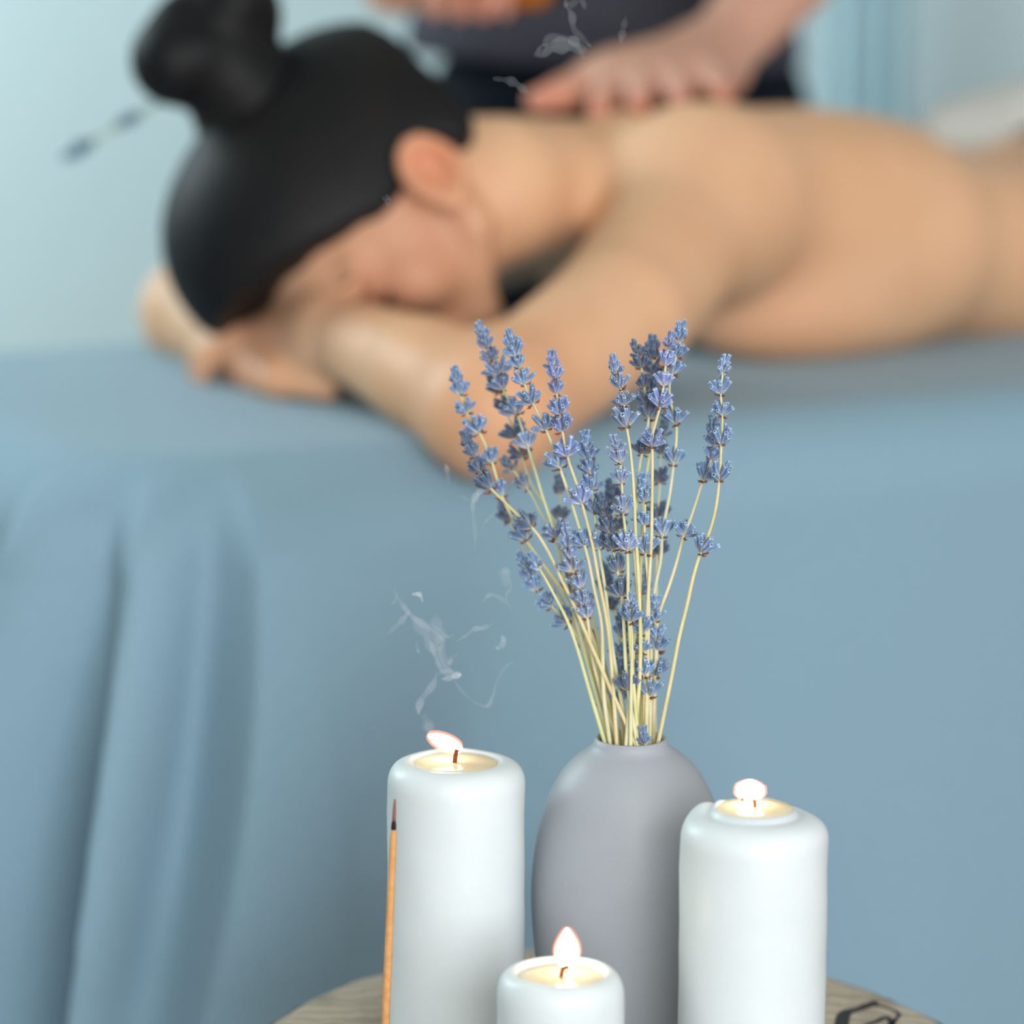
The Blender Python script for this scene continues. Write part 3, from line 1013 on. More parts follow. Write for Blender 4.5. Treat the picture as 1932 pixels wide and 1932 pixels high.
    V = [np.array(q @ Vector(v)) + c for v in V]
    link('cap', mesh_py('cap', V, F), M['ink'], b)


masseuse()


# ------------------------------------------------------------------ curtain at the back wall
def curtain():
    c = at(1668, 60, 4.9)
    n, m = 60, 24
    z0, z1 = 0.10, 2.4
    V, F = [], []
    for i in range(m):
        v = i / (m - 1)
        wdt = 0.042 + 0.016 * (1 - v)
        for j in range(n):
            u = j / (n - 1) * 2 - 1
            V.append((c[0] + 0.0 + u * wdt, 5.12 + 0.010 * math.sin(u * 10) * (1.1 - v) + 0.004 * math.sin(u * 19 + v * 3), z0 + (z1 - z0) * v))
    for i in range(m - 1):
        for j in range(n - 1):
            F.append((i*n+j, i*n+j+1, (i+1)*n+j+1, (i+1)*n+j))
    me = mesh_py('curtain', V, F)
    o = link('curtain', me, M['curtain'])
    sm = o.modifiers.new('thick', 'SOLIDIFY'); sm.thickness = 0.004
    tag(o, 'pale blue curtain hanging narrow against the back wall beside the masseuse', 'curtain')


curtain()

# ------------------------------------------------------------------ log-slice side table
ZS = CAM_H - 0.64
SC = (0.05, 1.824)


def side_table():
    root = empty('side_table', (SC[0], SC[1], 0.0), 'round wooden log slice side table under the candles and vase', 'table')
    n = 160
    def rad(t):
        back = math.sin(t)                     # +1 at the far side
        f_ = 0.5 - 0.5 * back
        r = 0.1705 + 0.045 * (f_ ** 1.5)
        return r + 0.0022 * math.sin(5 * t + 0.6) + 0.0012 * math.sin(11 * t) + 0.0007 * math.sin(23 * t + 2)
    V, F = [], []
    prof = [(0.0, -0.040), (0.0, -0.004), (-0.002, -0.001), (-0.006, 0.0), (-0.03, 0.0)]
    for dr, dz in prof:
        for j in range(n):
            t = 2 * math.pi * j / n
            V.append((SC[0] + (rad(t) - 0.0015 + dr) * math.cos(t), SC[1] + (rad(t) - 0.0015 + dr) * math.sin(t), ZS + dz))
    for i in range(len(prof) - 1):
        for j in range(n):
            F.append((i*n+j, i*n+(j+1) % n, (i+1)*n+(j+1) % n, (i+1)*n+j))
    F.append(tuple(reversed(range(n))))
    F.append(tuple((len(prof)-1)*n+j for j in range(n)))
    link('table_top', mesh_py('table_top', V, F), M['slab'], root)
    V, F = [], []
    prof = [(-0.001, -0.0405), (0.004, -0.038), (0.0055, -0.022), (0.0045, -0.006), (0.0, -0.0035)]
    rr = np.random.default_rng(5)
    jit = rr.normal(0, 0.0008, (len(prof), n))
    for i, (dr, dz) in enumerate(prof):
        for j in range(n):
            t = 2 * math.pi * j / n
            r = rad(t) + dr + (jit[i, j] if 0 < i < 4 else 0)
            V.append((SC[0] + r * math.cos(t), SC[1] + r * math.sin(t), ZS + dz))
    for i in range(len(prof) - 1):
        for j in range(n):
            F.append((i*n+j, i*n+(j+1) % n, (i+1)*n+(j+1) % n, (i+1)*n+j))
    tag(link('bark_edge', mesh_py('bark_edge', V, F), M['bark'], root), 'dark bark rim')
    for k in range(3):
        a = math.radians(90 + 120 * k)
        top = np.array([SC[0] + 0.10 * math.cos(a), SC[1] + 0.10 * math.sin(a), ZS - 0.039])
        bot = np.array([SC[0] + 0.15 * math.cos(a), SC[1] + 0.15 * math.sin(a), 0.0])
        V, F = tube_data([top, top * 0.5 + bot * 0.5, bot], [0.018, 0.016, 0.013], 14)
        link('leg', mesh_py('leg', V, F), M['leg_wood'], root)
    # drawn crystal outline in black ink
    def stroke(pts, wd):
        P = np.array([on_plane(x, y, ZS) for x, y in pts])
        W = np.interp(np.linspace(0, 1, len(P)), np.linspace(0, 1, len(wd)), wd)
        V, F = [], []
        for i in range(len(P)):
            d = P[min(i + 1, len(P) - 1)] - P[max(i - 1, 0)]
            nn = np.array([-d[1], d[0], 0]); nn /= np.linalg.norm(nn)
            for sgn, zz in ((-1, 0.0), (-1, 0.0005), (1, 0.0005), (1, 0.0)):
                q = P[i] + nn * W[i] * sgn * 0.5
                V.append((q[0], q[1], ZS + zz - 0.0001))
        for i in range(len(P) - 1):
            for j in range(4):
                F.append((i*4+j, i*4+(j+1) % 4, (i+1)*4+(j+1) % 4, (i+1)*4+j))
        return V, F
    AV, AF = [], []
    for pts, wd in (([(1590, 1990), (1587, 1945), (1589, 1926), (1592, 1916), (1600, 1909), (1612, 1906), (1626, 1902), (1638, 1897), (1654, 1897)], [0.003, 0.0036, 0.006, 0.0075, 0.0075, 0.006, 0.0045, 0.0055, 0.003]),
                    ([(1654, 1897), (1675, 1903), (1694, 1911), (1697, 1914), (1690, 1923), (1684, 1934), (1690, 1985)], [0.0018, 0.0018, 0.002, 0.0022, 0.0016, 0.0015]),
                    ([(1690, 1985), (1645, 2010), (1590, 1990)], [0.002, 0.003]),
                    ([(1628, 1936), (1650, 1929), (1676, 1921), (1681, 1927), (1678, 1940)], [0.002, 0.0026, 0.003, 0.0034, 0.003]),
                    ([(1678, 1940), (1688, 1985)], [0.0018, 0.0018]), ([(1628, 1936), (1645, 2010)], [0.0018, 0.0018]),
                    ([(1636, 1898), (1642, 1893), (1651, 1890), (1655, 1896)], [0.001, 0.0016, 0.0022, 0.0016])):
        sp_ = spline(np.array(pts, float), max(12, 4 * len(pts)))
        V, F = stroke(sp_, wd)
        o = len(AV)
        AV += V; AF += [tuple(i + o for i in f) for f in F]
    tag(link('ink_drawing', mesh_py('ink_drawing', AV, AF, False), M['ink'], root), 'black ink outline of a faceted crystal')


side_table()


# ------------------------------------------------------------------ candles
def candle(label, px, py, Z, radius, pool_rx, dip, flame_pts, flame_r, wick_pts, wick_r, lumps, pool_off=(0, 0), group='white pillar candles on the side table'):
    c = at(px, py, Z)
    zt = c[2]
    root = empty('candle', (c[0], c[1], ZS), label, 'candle', group)
    body = [(radius - 0.0006, ZS), (radius, ZS + 0.001)]
    for i in range(1, 12):
        body.append((radius, ZS + 0.001 + (zt - 0.0145 - ZS) * i / 11))
    sh = 0.013                       # height of the rounded shoulder; the top then dips to the pool
    for a in np.linspace(0.04, 1, 16):
        q = math.sin(a * math.pi / 2)
        r = radius - (radius - (pool_rx * 0.8 + radius * 0.2)) * (1 - math.cos(a * math.pi / 2) ** 0.9)
        body.append((r, zt - sh + sh * q ** 0.85))
    rr0 = body[-1][0]
    for a in np.linspace(0.12, 1.0, 8):
        body.append((rr0 + (pool_rx - rr0) * a, zt - dip * (a * a * (3 - 2 * a))))
    zp = body[-1][1]
    for r in (pool_rx * 0.94, pool_rx * 0.8, 0.004):
        body.append((r, zp - 0.0015))

    def wob(t, i, r, z):
        dr = dz = 0.0
        k = max(0.0, min(1.0, (z - (zt - 0.03)) / 0.03))
        for ang, wid, ar, az in lumps:
            q = math.exp(-((math.atan2(math.sin(t - ang), math.cos(t - ang))) / wid) ** 2)
            edge = math.exp(-((r - (radius - 0.008)) / 0.009) ** 2)
            dr += ar * q * k
            dz += az * q * edge * k
        dr += 0.00018 * math.sin(3 * t + z * 160) + 0.0001 * math.sin(7 * t + z * 90)
        return dr, dz
    V, F = lathe(body, (c[0], c[1]), 96, wob)
    link('wax_body', mesh_py('wax_body', V, F), M['wax'], root)
    # pool
    V, F = lathe([(pool_rx * 0.93, zp - 0.0013), (pool_rx * 0.99, zp - 0.0004), (pool_rx * 0.97, zp - 0.0001), (pool_rx * 0.6, zp), (0.002, zp)], (c[0], c[1]), 64)
    tag(link('wax_pool', mesh_py('wax_pool', V, F), M['pool'], root), 'pool of clear yellow melted wax')
    dep = Z
    wp = [at(x, y, dep) for x, y in wick_pts]
    wp[0][2] = zp - 0.001
    P = spline(np.array(wp), 18)
    V, F = tube_data(P, wick_r, 10)
    wk = link('wick', mesh_py('wick', V, F), M['wick'], root)
    # flame: closed teardrop swept along its axis
    A = spline(np.array([at(x, y, dep + 0.0032) for x, y in flame_pts]), 28)

    def drop(scale, grow):
        rr = []
        fr = np.interp(np.linspace(0, 1, 28), np.linspace(0, 1, len(flame_r)), flame_r)
        for _ in range(4):
            fr[1:-1] = 0.25 * fr[:-2] + 0.5 * fr[1:-1] + 0.25 * fr[2:]
        for i in range(28):
            u = i / 27
            rr.append(max(fr[i] * scale + grow * math.sin(min(1, u * 6 + 0.2) * math.pi / 2) * (1 if u < 0.97 else 0.4), 0.0002))
        return rr
    ext = A.copy()
    fl = link('flame', mesh_py('flame', *tube_data(A, drop(1.0, 0.0), 24)), M['flame_core'], root)
    d = A[-1] - A[0]
    ext = A + (A - A[0]) * 0.045
    h = link('flame_halo', mesh_py('flame_halo', *tube_data(ext, drop(1.0, 0.0015), 24)), M['flame_halo'])
    h.parent = fl
    h.location = (0, 0, 0)
    return root


candle('tall white pillar candle beside the incense stick, its flame blown sideways', 860, 1434, 1.84, 0.0350, 0.0215, 0.0012,
       [(868, 1418), (860, 1411), (846, 1404), (830, 1397), (815, 1390), (808, 1387)], [0.0020, 0.0034, 0.0038, 0.0036, 0.0028, 0.0006],
       [(858, 1440), (859, 1428), (862, 1414)], 0.0012, [(2.4, 0.5, 0.0, -0.0006), (0.9, 0.6, 0.0, -0.0010)])
candle('white pillar candle with a lumpy rim and a round flame, before the vase', 1423, 1535, 1.745, 0.0357, 0.0190, -0.0030,
       [(1415, 1506), (1415, 1499), (1415, 1492), (1414, 1485), (1414, 1478), (1414, 1472)], [0.0048, 0.0066, 0.0068, 0.0064, 0.0052, 0.0014],
       [(1424, 1528), (1424, 1515), (1421, 1506), (1413, 1501), (1404, 1504), (1399, 1510)], 0.00095, [(2.75, 0.34, -0.0008, 0.0032), (2.0, 0.3, 0.0, -0.0025), (0.4, 0.6, 0.0, -0.0012)])
candle('short white candle in front, burning with an upright pointed flame', 1058, 1832, 1.72, 0.0302, 0.0205, 0.0028,
       [(1067, 1823), (1068, 1816), (1069, 1804), (1070, 1788), (1070, 1770), (1070, 1752)], [0.0030, 0.0048, 0.0056, 0.0048, 0.0029, 0.0004],
       [(1059, 1846), (1060, 1836), (1063, 1827), (1074, 1823)], 0.0011, [(-1.0, 0.22, 0.0007, 0.0), (-2.2, 0.3, 0.0004, 0.0008), (-0.5, 0.3, 0.0, -0.0006)])


# ------------------------------------------------------------------ vase
VZ = 1.856
VC = at(1190, 1391, VZ)


def vase():
    z = VC[2]
    outer = [(0.173, 0.034), (0.1715, 0.0365), (0.160, 0.0405), (0.140, 0.0452), (0.118, 0.0487), (0.104, 0.0501), (0.0816, 0.0510), (0.0646, 0.0500), (0.0449, 0.0466),
             (0.028, 0.0408), (0.018, 0.0350), (0.0125, 0.0300), (0.0085, 0.0252), (0.0065, 0.0222), (0.0050, 0.0203), (0.0035, 0.0192), (0.0015, 0.0188), (0.0004, 0.0184)]
    D = np.array([o[0] for o in outer]); Rr = np.array([o[1] for o in outer])
    pts = spline(np.stack([Rr, z - D], 1), 70)
    prof = [tuple(p) for p in pts]
    inner = [(0.0176, z), (0.0168, z - 0.0004), (0.0163, z - 0.002), (0.0163, z - 0.005), (0.0195, z - 0.012), (0.033, z - 0.024), (0.043, z - 0.05), (0.047, z - 0.09), (0.042, z - 0.14), (0.03, z - 0.168), (0.002, z - 0.168)]
    V, F = lathe(prof + inner, (VC[0], VC[1]), 96)
    o = link('vase', mesh_py('vase', V, F), M['vase'])
    tag(o, 'round shouldered matte grey ceramic vase holding the lavender', 'vase')


vase()

# ------------------------------------------------------------------ incense stick
def incense():
    top = at(745, 1508, 1.765)
    q = at(727, 1932, 1.765 + 0.022)
    d = (q - top)
    d[1] = d[1] * 0.3
    bot = top + d * ((ZS - top[2]) / d[2])
    root = empty('incense_stick', tuple(bot), 'thin brown incense stick standing close to the tall candle', 'incense stick')
    L = lambda u: top + (bot - top) * u
    V, F = tube_data([L(u) for u in (0.088, 0.12, 0.3, 0.6, 1.0)], [0.0012, 0.00165, 0.0019, 0.0021, 0.0022], 12)
    link('stick', mesh_py('stick', V, F), M['incense'], root)
    V, F = tube_data([L(u) for u in (0.064, 0.078, 0.092)], [0.00085, 0.00125, 0.00128], 12)
    tag(link('charred_ring', mesh_py('charred_ring', V, F), M['incense_char'], root), 'dark charred ring')
    V, F = tube_data([L(u) for u in (0.0, 0.02, 0.05, 0.066)], [0.0004, 0.00075, 0.0009, 0.0009], 12)
    tag(link('tip', mesh_py('tip', V, F), M['incense_red'], root), 'thin reddish burning tip')


incense()

# ------------------------------------------------------------------ dried lavender
def calyx(rng, L, r, shade):
    """one bud along +Z: ribbed tube with a pale base and a pale open mouth"""
    ns = 8
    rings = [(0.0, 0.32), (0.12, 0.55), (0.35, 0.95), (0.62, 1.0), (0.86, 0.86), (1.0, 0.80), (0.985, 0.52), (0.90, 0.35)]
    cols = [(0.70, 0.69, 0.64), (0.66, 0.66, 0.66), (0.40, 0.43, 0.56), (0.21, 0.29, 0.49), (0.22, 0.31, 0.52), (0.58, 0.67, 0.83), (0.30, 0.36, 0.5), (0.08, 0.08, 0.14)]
    V, C, F = [], [], []
    bend = rng.normal(0, 0.12, 2)
    for i, (t, rr) in enumerate(rings):
        for j in range(ns):
            a = 2 * math.pi * j / ns
            rib = 1.06 if j % 2 else 0.94
            V.append(np.array([r * rr * rib * math.cos(a) + bend[0] * L * t * t * 0.5, r * rr * rib * math.sin(a) + bend[1] * L * t * t * 0.5, L * t]))
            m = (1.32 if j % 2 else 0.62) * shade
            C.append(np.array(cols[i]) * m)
    for i in range(len(rings) - 1):
        for j in range(ns):
            F.append((i*ns+j, i*ns+(j+1) % ns, (i+1)*ns+(j+1) % ns, (i+1)*ns+j))
    F.append(tuple((len(rings)-1)*ns+j for j in range(ns)))
    F.append(tuple(reversed(range(ns))))
    return V, C, F


def whorl_mesh(seed, kind):
    """cup of buds round the stem (axis +Z), base at the origin, size about 12 mm; kind: cup, open, tip"""
    rng = np.random.default_rng(seed)
    V, C, F, MI = [], [], [], []

    def put(v, c, f, mi, Mx):
        o = len(V)
        for p, col in zip(v, c):
            V.append(np.array(Mx @ Vector(p))); C.append(col)
        for q in f:
            F.append(tuple(i + o for i in q)); MI.append(mi)
    if kind == 'tip':
        spec = [(5, 22, 0.0), (4, 34, -0.002), (3, 12, 0.0028)]
    elif kind == 'open':
        spec = [(6, 52, 0.0), (5, 32, 0.001)]
    else:
        spec = [(6, 40, 0.0), (4, 20, 0.0012)]
    for cnt, elev, dz in spec:
        ph = rng.uniform(0, 6.28)
        for i in range(cnt):
            az = ph + 2 * math.pi * i / cnt + rng.normal(0, 0.18)
            el = math.radians(elev + rng.normal(0, 7))
            L = rng.uniform(0.0056, 0.0080) * (0.85 if kind == 'tip' else 1.0)
            v, c, f = calyx(rng, L, rng.uniform(0.00105, 0.00128), rng.uniform(0.85, 1.15))
            Mx = Matrix.Translation((0.0007 * math.cos(az), 0.0007 * math.sin(az), dz)) @ Matrix.Rotation(az, 4, 'Z') @ Matrix.Rotation(el, 4, 'Y')
            put(v, c, f, 0, Mx)
    for i in range(3):                                     # dry bracts below the cup
        az = rng.uniform(0, 6.28)
        b = [(0, 0, 0), (0.0011, 0.0008, 0.0013), (0.0009, 0, 0.0030), (0.0011, -0.0008, 0.0013), (0.0014, 0, 0.0014)]
        f = [(0, 1, 4), (1, 2, 4), (2, 3, 4), (3, 0, 4), (0, 3, 2, 1)]
        Mx = Matrix.Rotation(az, 4, 'Z') @ Matrix.Translation((0.0006, 0, -0.0006)) @ Matrix.Rotation(math.radians(rng.uniform(40, 85)), 4, 'Y') @ Matrix.Scale(1.15, 4)
        put(b, [np.array([1, 1, 1])] * 5, f, 1, Mx)
    me = mesh_py('flower_whorl', V, F)
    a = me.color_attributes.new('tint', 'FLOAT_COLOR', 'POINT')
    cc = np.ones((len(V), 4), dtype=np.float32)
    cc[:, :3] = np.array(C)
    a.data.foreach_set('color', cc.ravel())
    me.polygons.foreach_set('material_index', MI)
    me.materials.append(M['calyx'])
    me.materials.append(M['bract'])
    return me


WH = {k: [whorl_mesh(100 * i + s, k) for s in range(5)] for i, k in enumerate(('cup', 'open', 'tip'))}


def sprig(label, path, whorls, dz_tip, dz_base, tint=(1, 1, 1), size=1.0, group='dried lavender sprigs in the grey vase', tipsize=0.92):
    """path: stem pixels from tip to vase mouth; whorls: pixel heights of the whorl bases; dz: depth offsets from the vase centre"""
    rng = np.random.default_rng(int(sum(p[0] * 7 + p[1] * 13 for p in path)) % 9973)
    P2 = np.array(path, float)
    d = np.r_[0, np.cumsum(np.linalg.norm(np.diff(P2, axis=0), axis=1))]
    u = d / d[-1]
    P = np.array([at(x, y, VZ + dz_tip + (dz_base - dz_tip) * t) for (x, y), t in zip(path, u)])
    # on into the vase, keeping clear of its walls
    tail = P[-1] + (P[-1] - P[-2]) / np.linalg.norm(P[-1] - P[-2]) * 0.035
    hv = np.array([tail[0] - VC[0], tail[1] - VC[1]])
    P = np.vstack([P, tail])
    nS = 44
    S = spline(P, nS)
    rad = np.interp(np.linspace(0, 1, nS), [0, 0.25, 0.6, 1], [0.00048, 0.0008, 0.00106, 0.0012]) * size
    base = Vector(S[-1])
    root = empty('lavender_sprig', base, label, 'lavender', group)
    V, F = tube_data(S, rad, 7)
    col = np.ones((len(V), 3)) * np.array([1.0 + rng.uniform(-.08, .06), 1.0 + rng.uniform(-.04, .08), 1.0 + rng.uniform(-.12, .1)])
    me = mesh_py('stem', V, F)
    a = me.color_attributes.new('tint', 'FLOAT_COLOR', 'POINT')
    cc = np.ones((len(V), 4), dtype=np.float32); cc[:, :3] = col
    a.data.foreach_set('color', cc.ravel())
    link('stem', me, M['stem'], root)
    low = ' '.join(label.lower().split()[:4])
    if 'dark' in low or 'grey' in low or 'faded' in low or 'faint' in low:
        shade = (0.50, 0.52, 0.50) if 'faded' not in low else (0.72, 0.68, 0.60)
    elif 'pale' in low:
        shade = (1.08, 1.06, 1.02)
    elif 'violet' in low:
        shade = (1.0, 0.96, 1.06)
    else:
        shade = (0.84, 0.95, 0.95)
    # heights -> points on the stem
    pz = []
    for q in S:
        r = q - np.array([0, 0, CAM_H])
        depth = r[1] * CP - r[2] * SP
        yc = r[1] * SP + r[2] * CP
        pz.append(966 - yc / depth * FPX)
    pz = np.array(pz)
    for i, wy in enumerate(whorls):
        j = int(np.argmin(np.abs(pz - wy)))
        j2, j1 = min(j + 1, nS - 1), max(j - 1, 0)
        dirv = Vector(S[j1] - S[j2]).normalized()
        k = 'tip' if i == 0 else ('open' if (i >= 2 and rng.random() < 0.45) else 'cup')
        o = bpy.data.objects.new('flower_whorl', WH[k][int(rng.integers(0, 5))])
        COL.objects.link(o)
        o.parent = root
        pos = Vector(S[j])
        if 0 < j < nS - 1 and pz[j] != wy:                 # slide exactly onto the wanted height
            jj = j + 1 if pz[j] < wy else j - 1
            t = (wy - pz[j]) / (pz[jj] - pz[j] + 1e-9)
            pos = pos.lerp(Vector(S[jj]), max(0, min(1, t)))
        o.location = pos - base
        o.rotation_mode = 'QUATERNION'
        o.rotation_quaternion = dirv.to_track_quat('Z', 'Y') @ Quaternion((0, 0, 1), float(rng.uniform(0, 6.28)))
        s = size * (tipsize if i == 0 else rng.uniform(0.86, 1.02) if i < 3 else rng.uniform(1.02, 1.24))
        o.scale = (s, s, s * rng.uniform(0.95, 1.12))
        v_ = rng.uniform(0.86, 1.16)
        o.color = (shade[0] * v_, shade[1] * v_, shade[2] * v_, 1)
    return root


SPRIGS = [
 # label, path, whorls, dz_tip, dz_base
 ('lavender sprig leaning farthest left, its flower head over the resting elbow', [(860,705),(870,745),(880,778),(904,815),(928,872),(947,936),(993,1020),(1035,1078),(1066,1120),(1111,1185),(1140,1290),(1163,1398)], [716,744,778,815,872,935,1018], 0.030, 0.004),
 ('tall pale lavender sprig with a thin single bud at its top, second from the left', [(911,636),(918,656),(929,677),(941,706),(949,734),(975,781),(996,845),(1008,884),(1024,938),(1041,990),(1056,1048),(1066,1096),(1092,1190),(1148,1396)], [640,657,678,706,734,781,845,1014], 0.024, 0.002),
 ('lavender sprig with five neat violet cups, tip third from the left', [(964,634),(966,648),(973,669),(979,691),(988,723),(1005,760),(1030,810),(1056,882),(1076,941),(1095,1004),(1110,1055),(1122,1116),(1134,1168),(1137,1238),(1139,1309),(1150,1397)], [650,671,692,724,760,810,881,1028], -0.008, -0.006),
 ('violet lavender sprig standing alone between the two leaning ones and the dark cluster', [(1043,676),(1044,698),(1049,716),(1050,742),(1057,781),(1061,813),(1070,860),(1091,923),(1100,957),(1115,1015),(1129,1090),(1147,1186),(1155,1274),(1163,1396)], [690,715,742,781,813,860,949], -0.014, -0.008),
 ('lavender sprig of middle height with a narrow bright blue head below the elbow edge', [(1105,826),(1109,846),(1111,869),(1114,892),(1116,924),(1120,950),(1126,1013),(1134,1062),(1141,1106),(1152,1200),(1170,1310),(1186,1398)], [840,866,892,924,967,1036], -0.010, -0.004),
 ('pale violet lavender sprig slightly out of focus, left of the dark cluster', [(1157,676),(1164,710),(1171,733),(1178,763),(1182,803),(1188,840),(1195,914),(1199,1000),(1205,1100),(1208,1250),(1197,1398)], [700,732,763,804], -0.034, -0.010),
 ('large headed pale violet lavender sprig in front of the bouquet centre', [(1158,826),(1164,846),(1170,872),(1173,911),(1176,969),(1181,1010),(1184,1050),(1185,1124),(1192,1250),(1204,1398)], [846,872,911,968,1036], -0.030, -0.012),
 ('dark lavender sprig with narrow tip, on a green stem that runs down the front', [(1196,650),(1203,668),(1210,693),(1216,730),(1220,761),(1224,790),(1218,826),(1208,872),(1203,920),(1199,970),(1196,1036),(1201,1098),(1203,1150),(1196,1221),(1189,1309),(1182,1398)], [668,694,730,761,789,855], -0.006, -0.012),
 ('darkest and fullest lavender tip at the top of the bouquet', [(1231,640),(1231,668),(1229,701),(1231,735),(1232,765),(1231,809),(1225,862),(1218,905),(1212,1000),(1206,1150),(1203,1300),(1206,1398)], [656,676,703,736,766,840], 0.006, 0.004),
 ('bright violet lavender sprig with broad open cups, front of the tall group', [(1268,632),(1262,652),(1256,689),(1252,726),(1247,760),(1240,788),(1232,815),(1231,871),(1230,948),(1229,1018),(1225,1089),(1220,1170),(1217,1290),(1216,1398)], [652,689,727,767,841], -0.026, -0.006),
 ('tallest lavender sprig of the bouquet, its blue tip turned to the right', [(1283,622),(1284,638),(1276,672),(1269,703),(1262,738),(1268,770),(1276,800),(1275,844),(1271,876),(1264,930),(1254,981),(1249,1012),(1247,1054),(1238,1098),(1232,1140),(1228,1270),(1226,1398)], [636,672,704,798,875,1010], -0.012, 0.0),
 ('lavender sprig leaning farthest right on a long bare yellow stem', [(1367,668),(1364,701),(1360,742),(1363,782),(1361,837),(1357,906),(1349,966),(1335,1013),(1322,1042),(1310,1080),(1296,1142),(1283,1194),(1271,1256),(1257,1326),(1243,1394)], [700,742,783,838,906,1041], -0.046, -0.006),
 ('lavender sprig just inside the rightmost one, with sparse cups', [(1352,782),(1345,812),(1349,840),(1343,864),(1327,904),(1312,951),(1301,983),(1290,1010),(1276,1062),(1262,1106),(1243,1160),(1237,1256),(1233,1396)], [812,840,866,904,1010], -0.020, 0.002),
 ('lowest left lavender sprig, blue head drooping outward', [(984,1052),(996,1074),(1004,1095),(1014,1115),(1041,1144),(1056,1160),(1080,1186),(1108,1250),(1128,1320),(1145,1398)], [1066,1090,1113,1143,1175], 0.022, 0.008),
 ('thin lavender sprig in front of the lowest left one, nearly bare', [(1004,1050),(1014,1067),(1022,1080),(1048,1127),(1069,1168),(1090,1226),(1106,1282),(1140,1397)], [1068], 0.006, -0.004),
 ('dark blue lavender sprig hanging behind the leftmost one', [(877,822),(884,836),(893,856),(906,889),(926,922),(948,943),(979,974),(1008,1000),(1035,1042),(1058,1090),(1083,1142),(1118,1224),(1154,1304),(1196,1398)], [838,860,890,921,995], 0.012, -0.012),
 ('greyish blurred lavender sprig directly behind the second from the left', [(922,700),(936,724),(943,740),(954,772),(974,824),(985,862),(990,880),(998,905),(1028,954),(1060,1010),(1100,1110),(1135,1230),(1168,1398)], [722,740,773,825,863], 0.052, 0.010),
 ('small faded lavender sprig with two sparse cups, left of the stems', [(952,872),(966,884),(980,903),(997,925),(1021,970),(1041,1005),(1059,1035),(1100,1140),(1130,1260),(1158,1398)], [884,919], 0.036, 0.006),
 ('faded grey lavender sprig behind the stems, left of centre', [(1055,890),(1056,924),(1057,978),(1066,1040),(1092,1150),(1120,1270),(1146,1398)], [924,981], 0.056, 0.012),
 ('dark grey lavender sprig behind the pale front head', [(1150,914),(1158,948),(1167,998),(1170,1030),(1178,1150),(1185,1270),(1192,1398)], [934,950,998], 0.034, 0.010),
 ('dark lavender sprig with round cups behind the tall group', [(1255,796),(1250,818),(1247,857),(1245,912),(1240,981),(1239,1047),(1238,1150),(1236,1270),(1235,1398)], [818,857,911,981,1046], 0.034, 0.012),
 ('blue lavender sprig of middle height crossing the centre stems', [(1213,908),(1217,944),(1216,990),(1218,1043),(1222,1089),(1224,1141),(1222,1238),(1219,1398)], [924,945,990,1043], -0.016, -0.008),
 ('bluish grey lavender sprig stepping down left of centre with small cups', [(1134,944),(1144,977),(1149,1002),(1156,1036),(1165,1076),(1173,1124),(1178,1203),(1182,1274),(1188,1320),(1201,1398)], [960,978,1003,1035,1077,1124,1302], -0.014, -0.013),
 ('pale lavender sprig low on the left with many small cups', [(1069,1004),(1073,1030),(1077,1053),(1081,1076),(1095,1108),(1101,1139),(1108,1165),(1112,1198),(1119,1247),(1130,1291),(1164,1398)], [1014,1032,1054,1077,1109,1139,1165], -0.004, 0.0),
 ('short lavender sprig with one broad cup, low in the bouquet centre', [(1190,1146),(1190,1170),(1192,1190),(1191,1280),(1190,1398)], [1150,1172], -0.020, -0.014),
 ('short lavender sprig with one closed cup, low right of centre', [(1212,1090),(1212,1118),(1211,1170),(1210,1280),(1212,1398)], [1094,1118], 0.010, 0.004),
 ('lavender sprig set deep with three cups low above the vase mouth', [(1210,1176),(1212,1194),(1209,1229),(1215,1273),(1224,1312),(1222,1340),(1216,1398)], [1182,1195,1229,1273,1312], -0.012, -0.006),
 ('lavender sprig low on the right side, blue cups beside the bare stems', [(1236,1138),(1236,1152),(1235,1172),(1241,1202),(1240,1232),(1237,1274),(1231,1398)], [1150,1172,1202,1226,1274], -0.008, 0.004),
 ('lavender sprig low left of centre, cups half hidden by stems', [(1172,1180),(1171,1198),(1170,1238),(1171,1271),(1170,1326),(1176,1398)], [1184,1199,1238,1271,1325], 0.008, 0.002),
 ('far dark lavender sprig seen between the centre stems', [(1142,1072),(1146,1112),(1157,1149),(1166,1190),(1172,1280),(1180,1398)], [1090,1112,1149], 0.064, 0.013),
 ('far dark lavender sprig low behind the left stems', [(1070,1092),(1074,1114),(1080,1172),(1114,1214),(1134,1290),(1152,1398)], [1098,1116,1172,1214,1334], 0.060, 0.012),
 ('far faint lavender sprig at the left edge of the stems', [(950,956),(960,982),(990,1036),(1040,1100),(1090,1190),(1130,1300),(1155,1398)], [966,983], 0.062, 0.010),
 ('single lavender bud cluster poking just above the vase mouth', [(1213,1372),(1216,1398)], [1397], -0.014, -0.014),
]
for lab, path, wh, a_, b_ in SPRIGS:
    sprig(lab, path, wh, a_, b_)


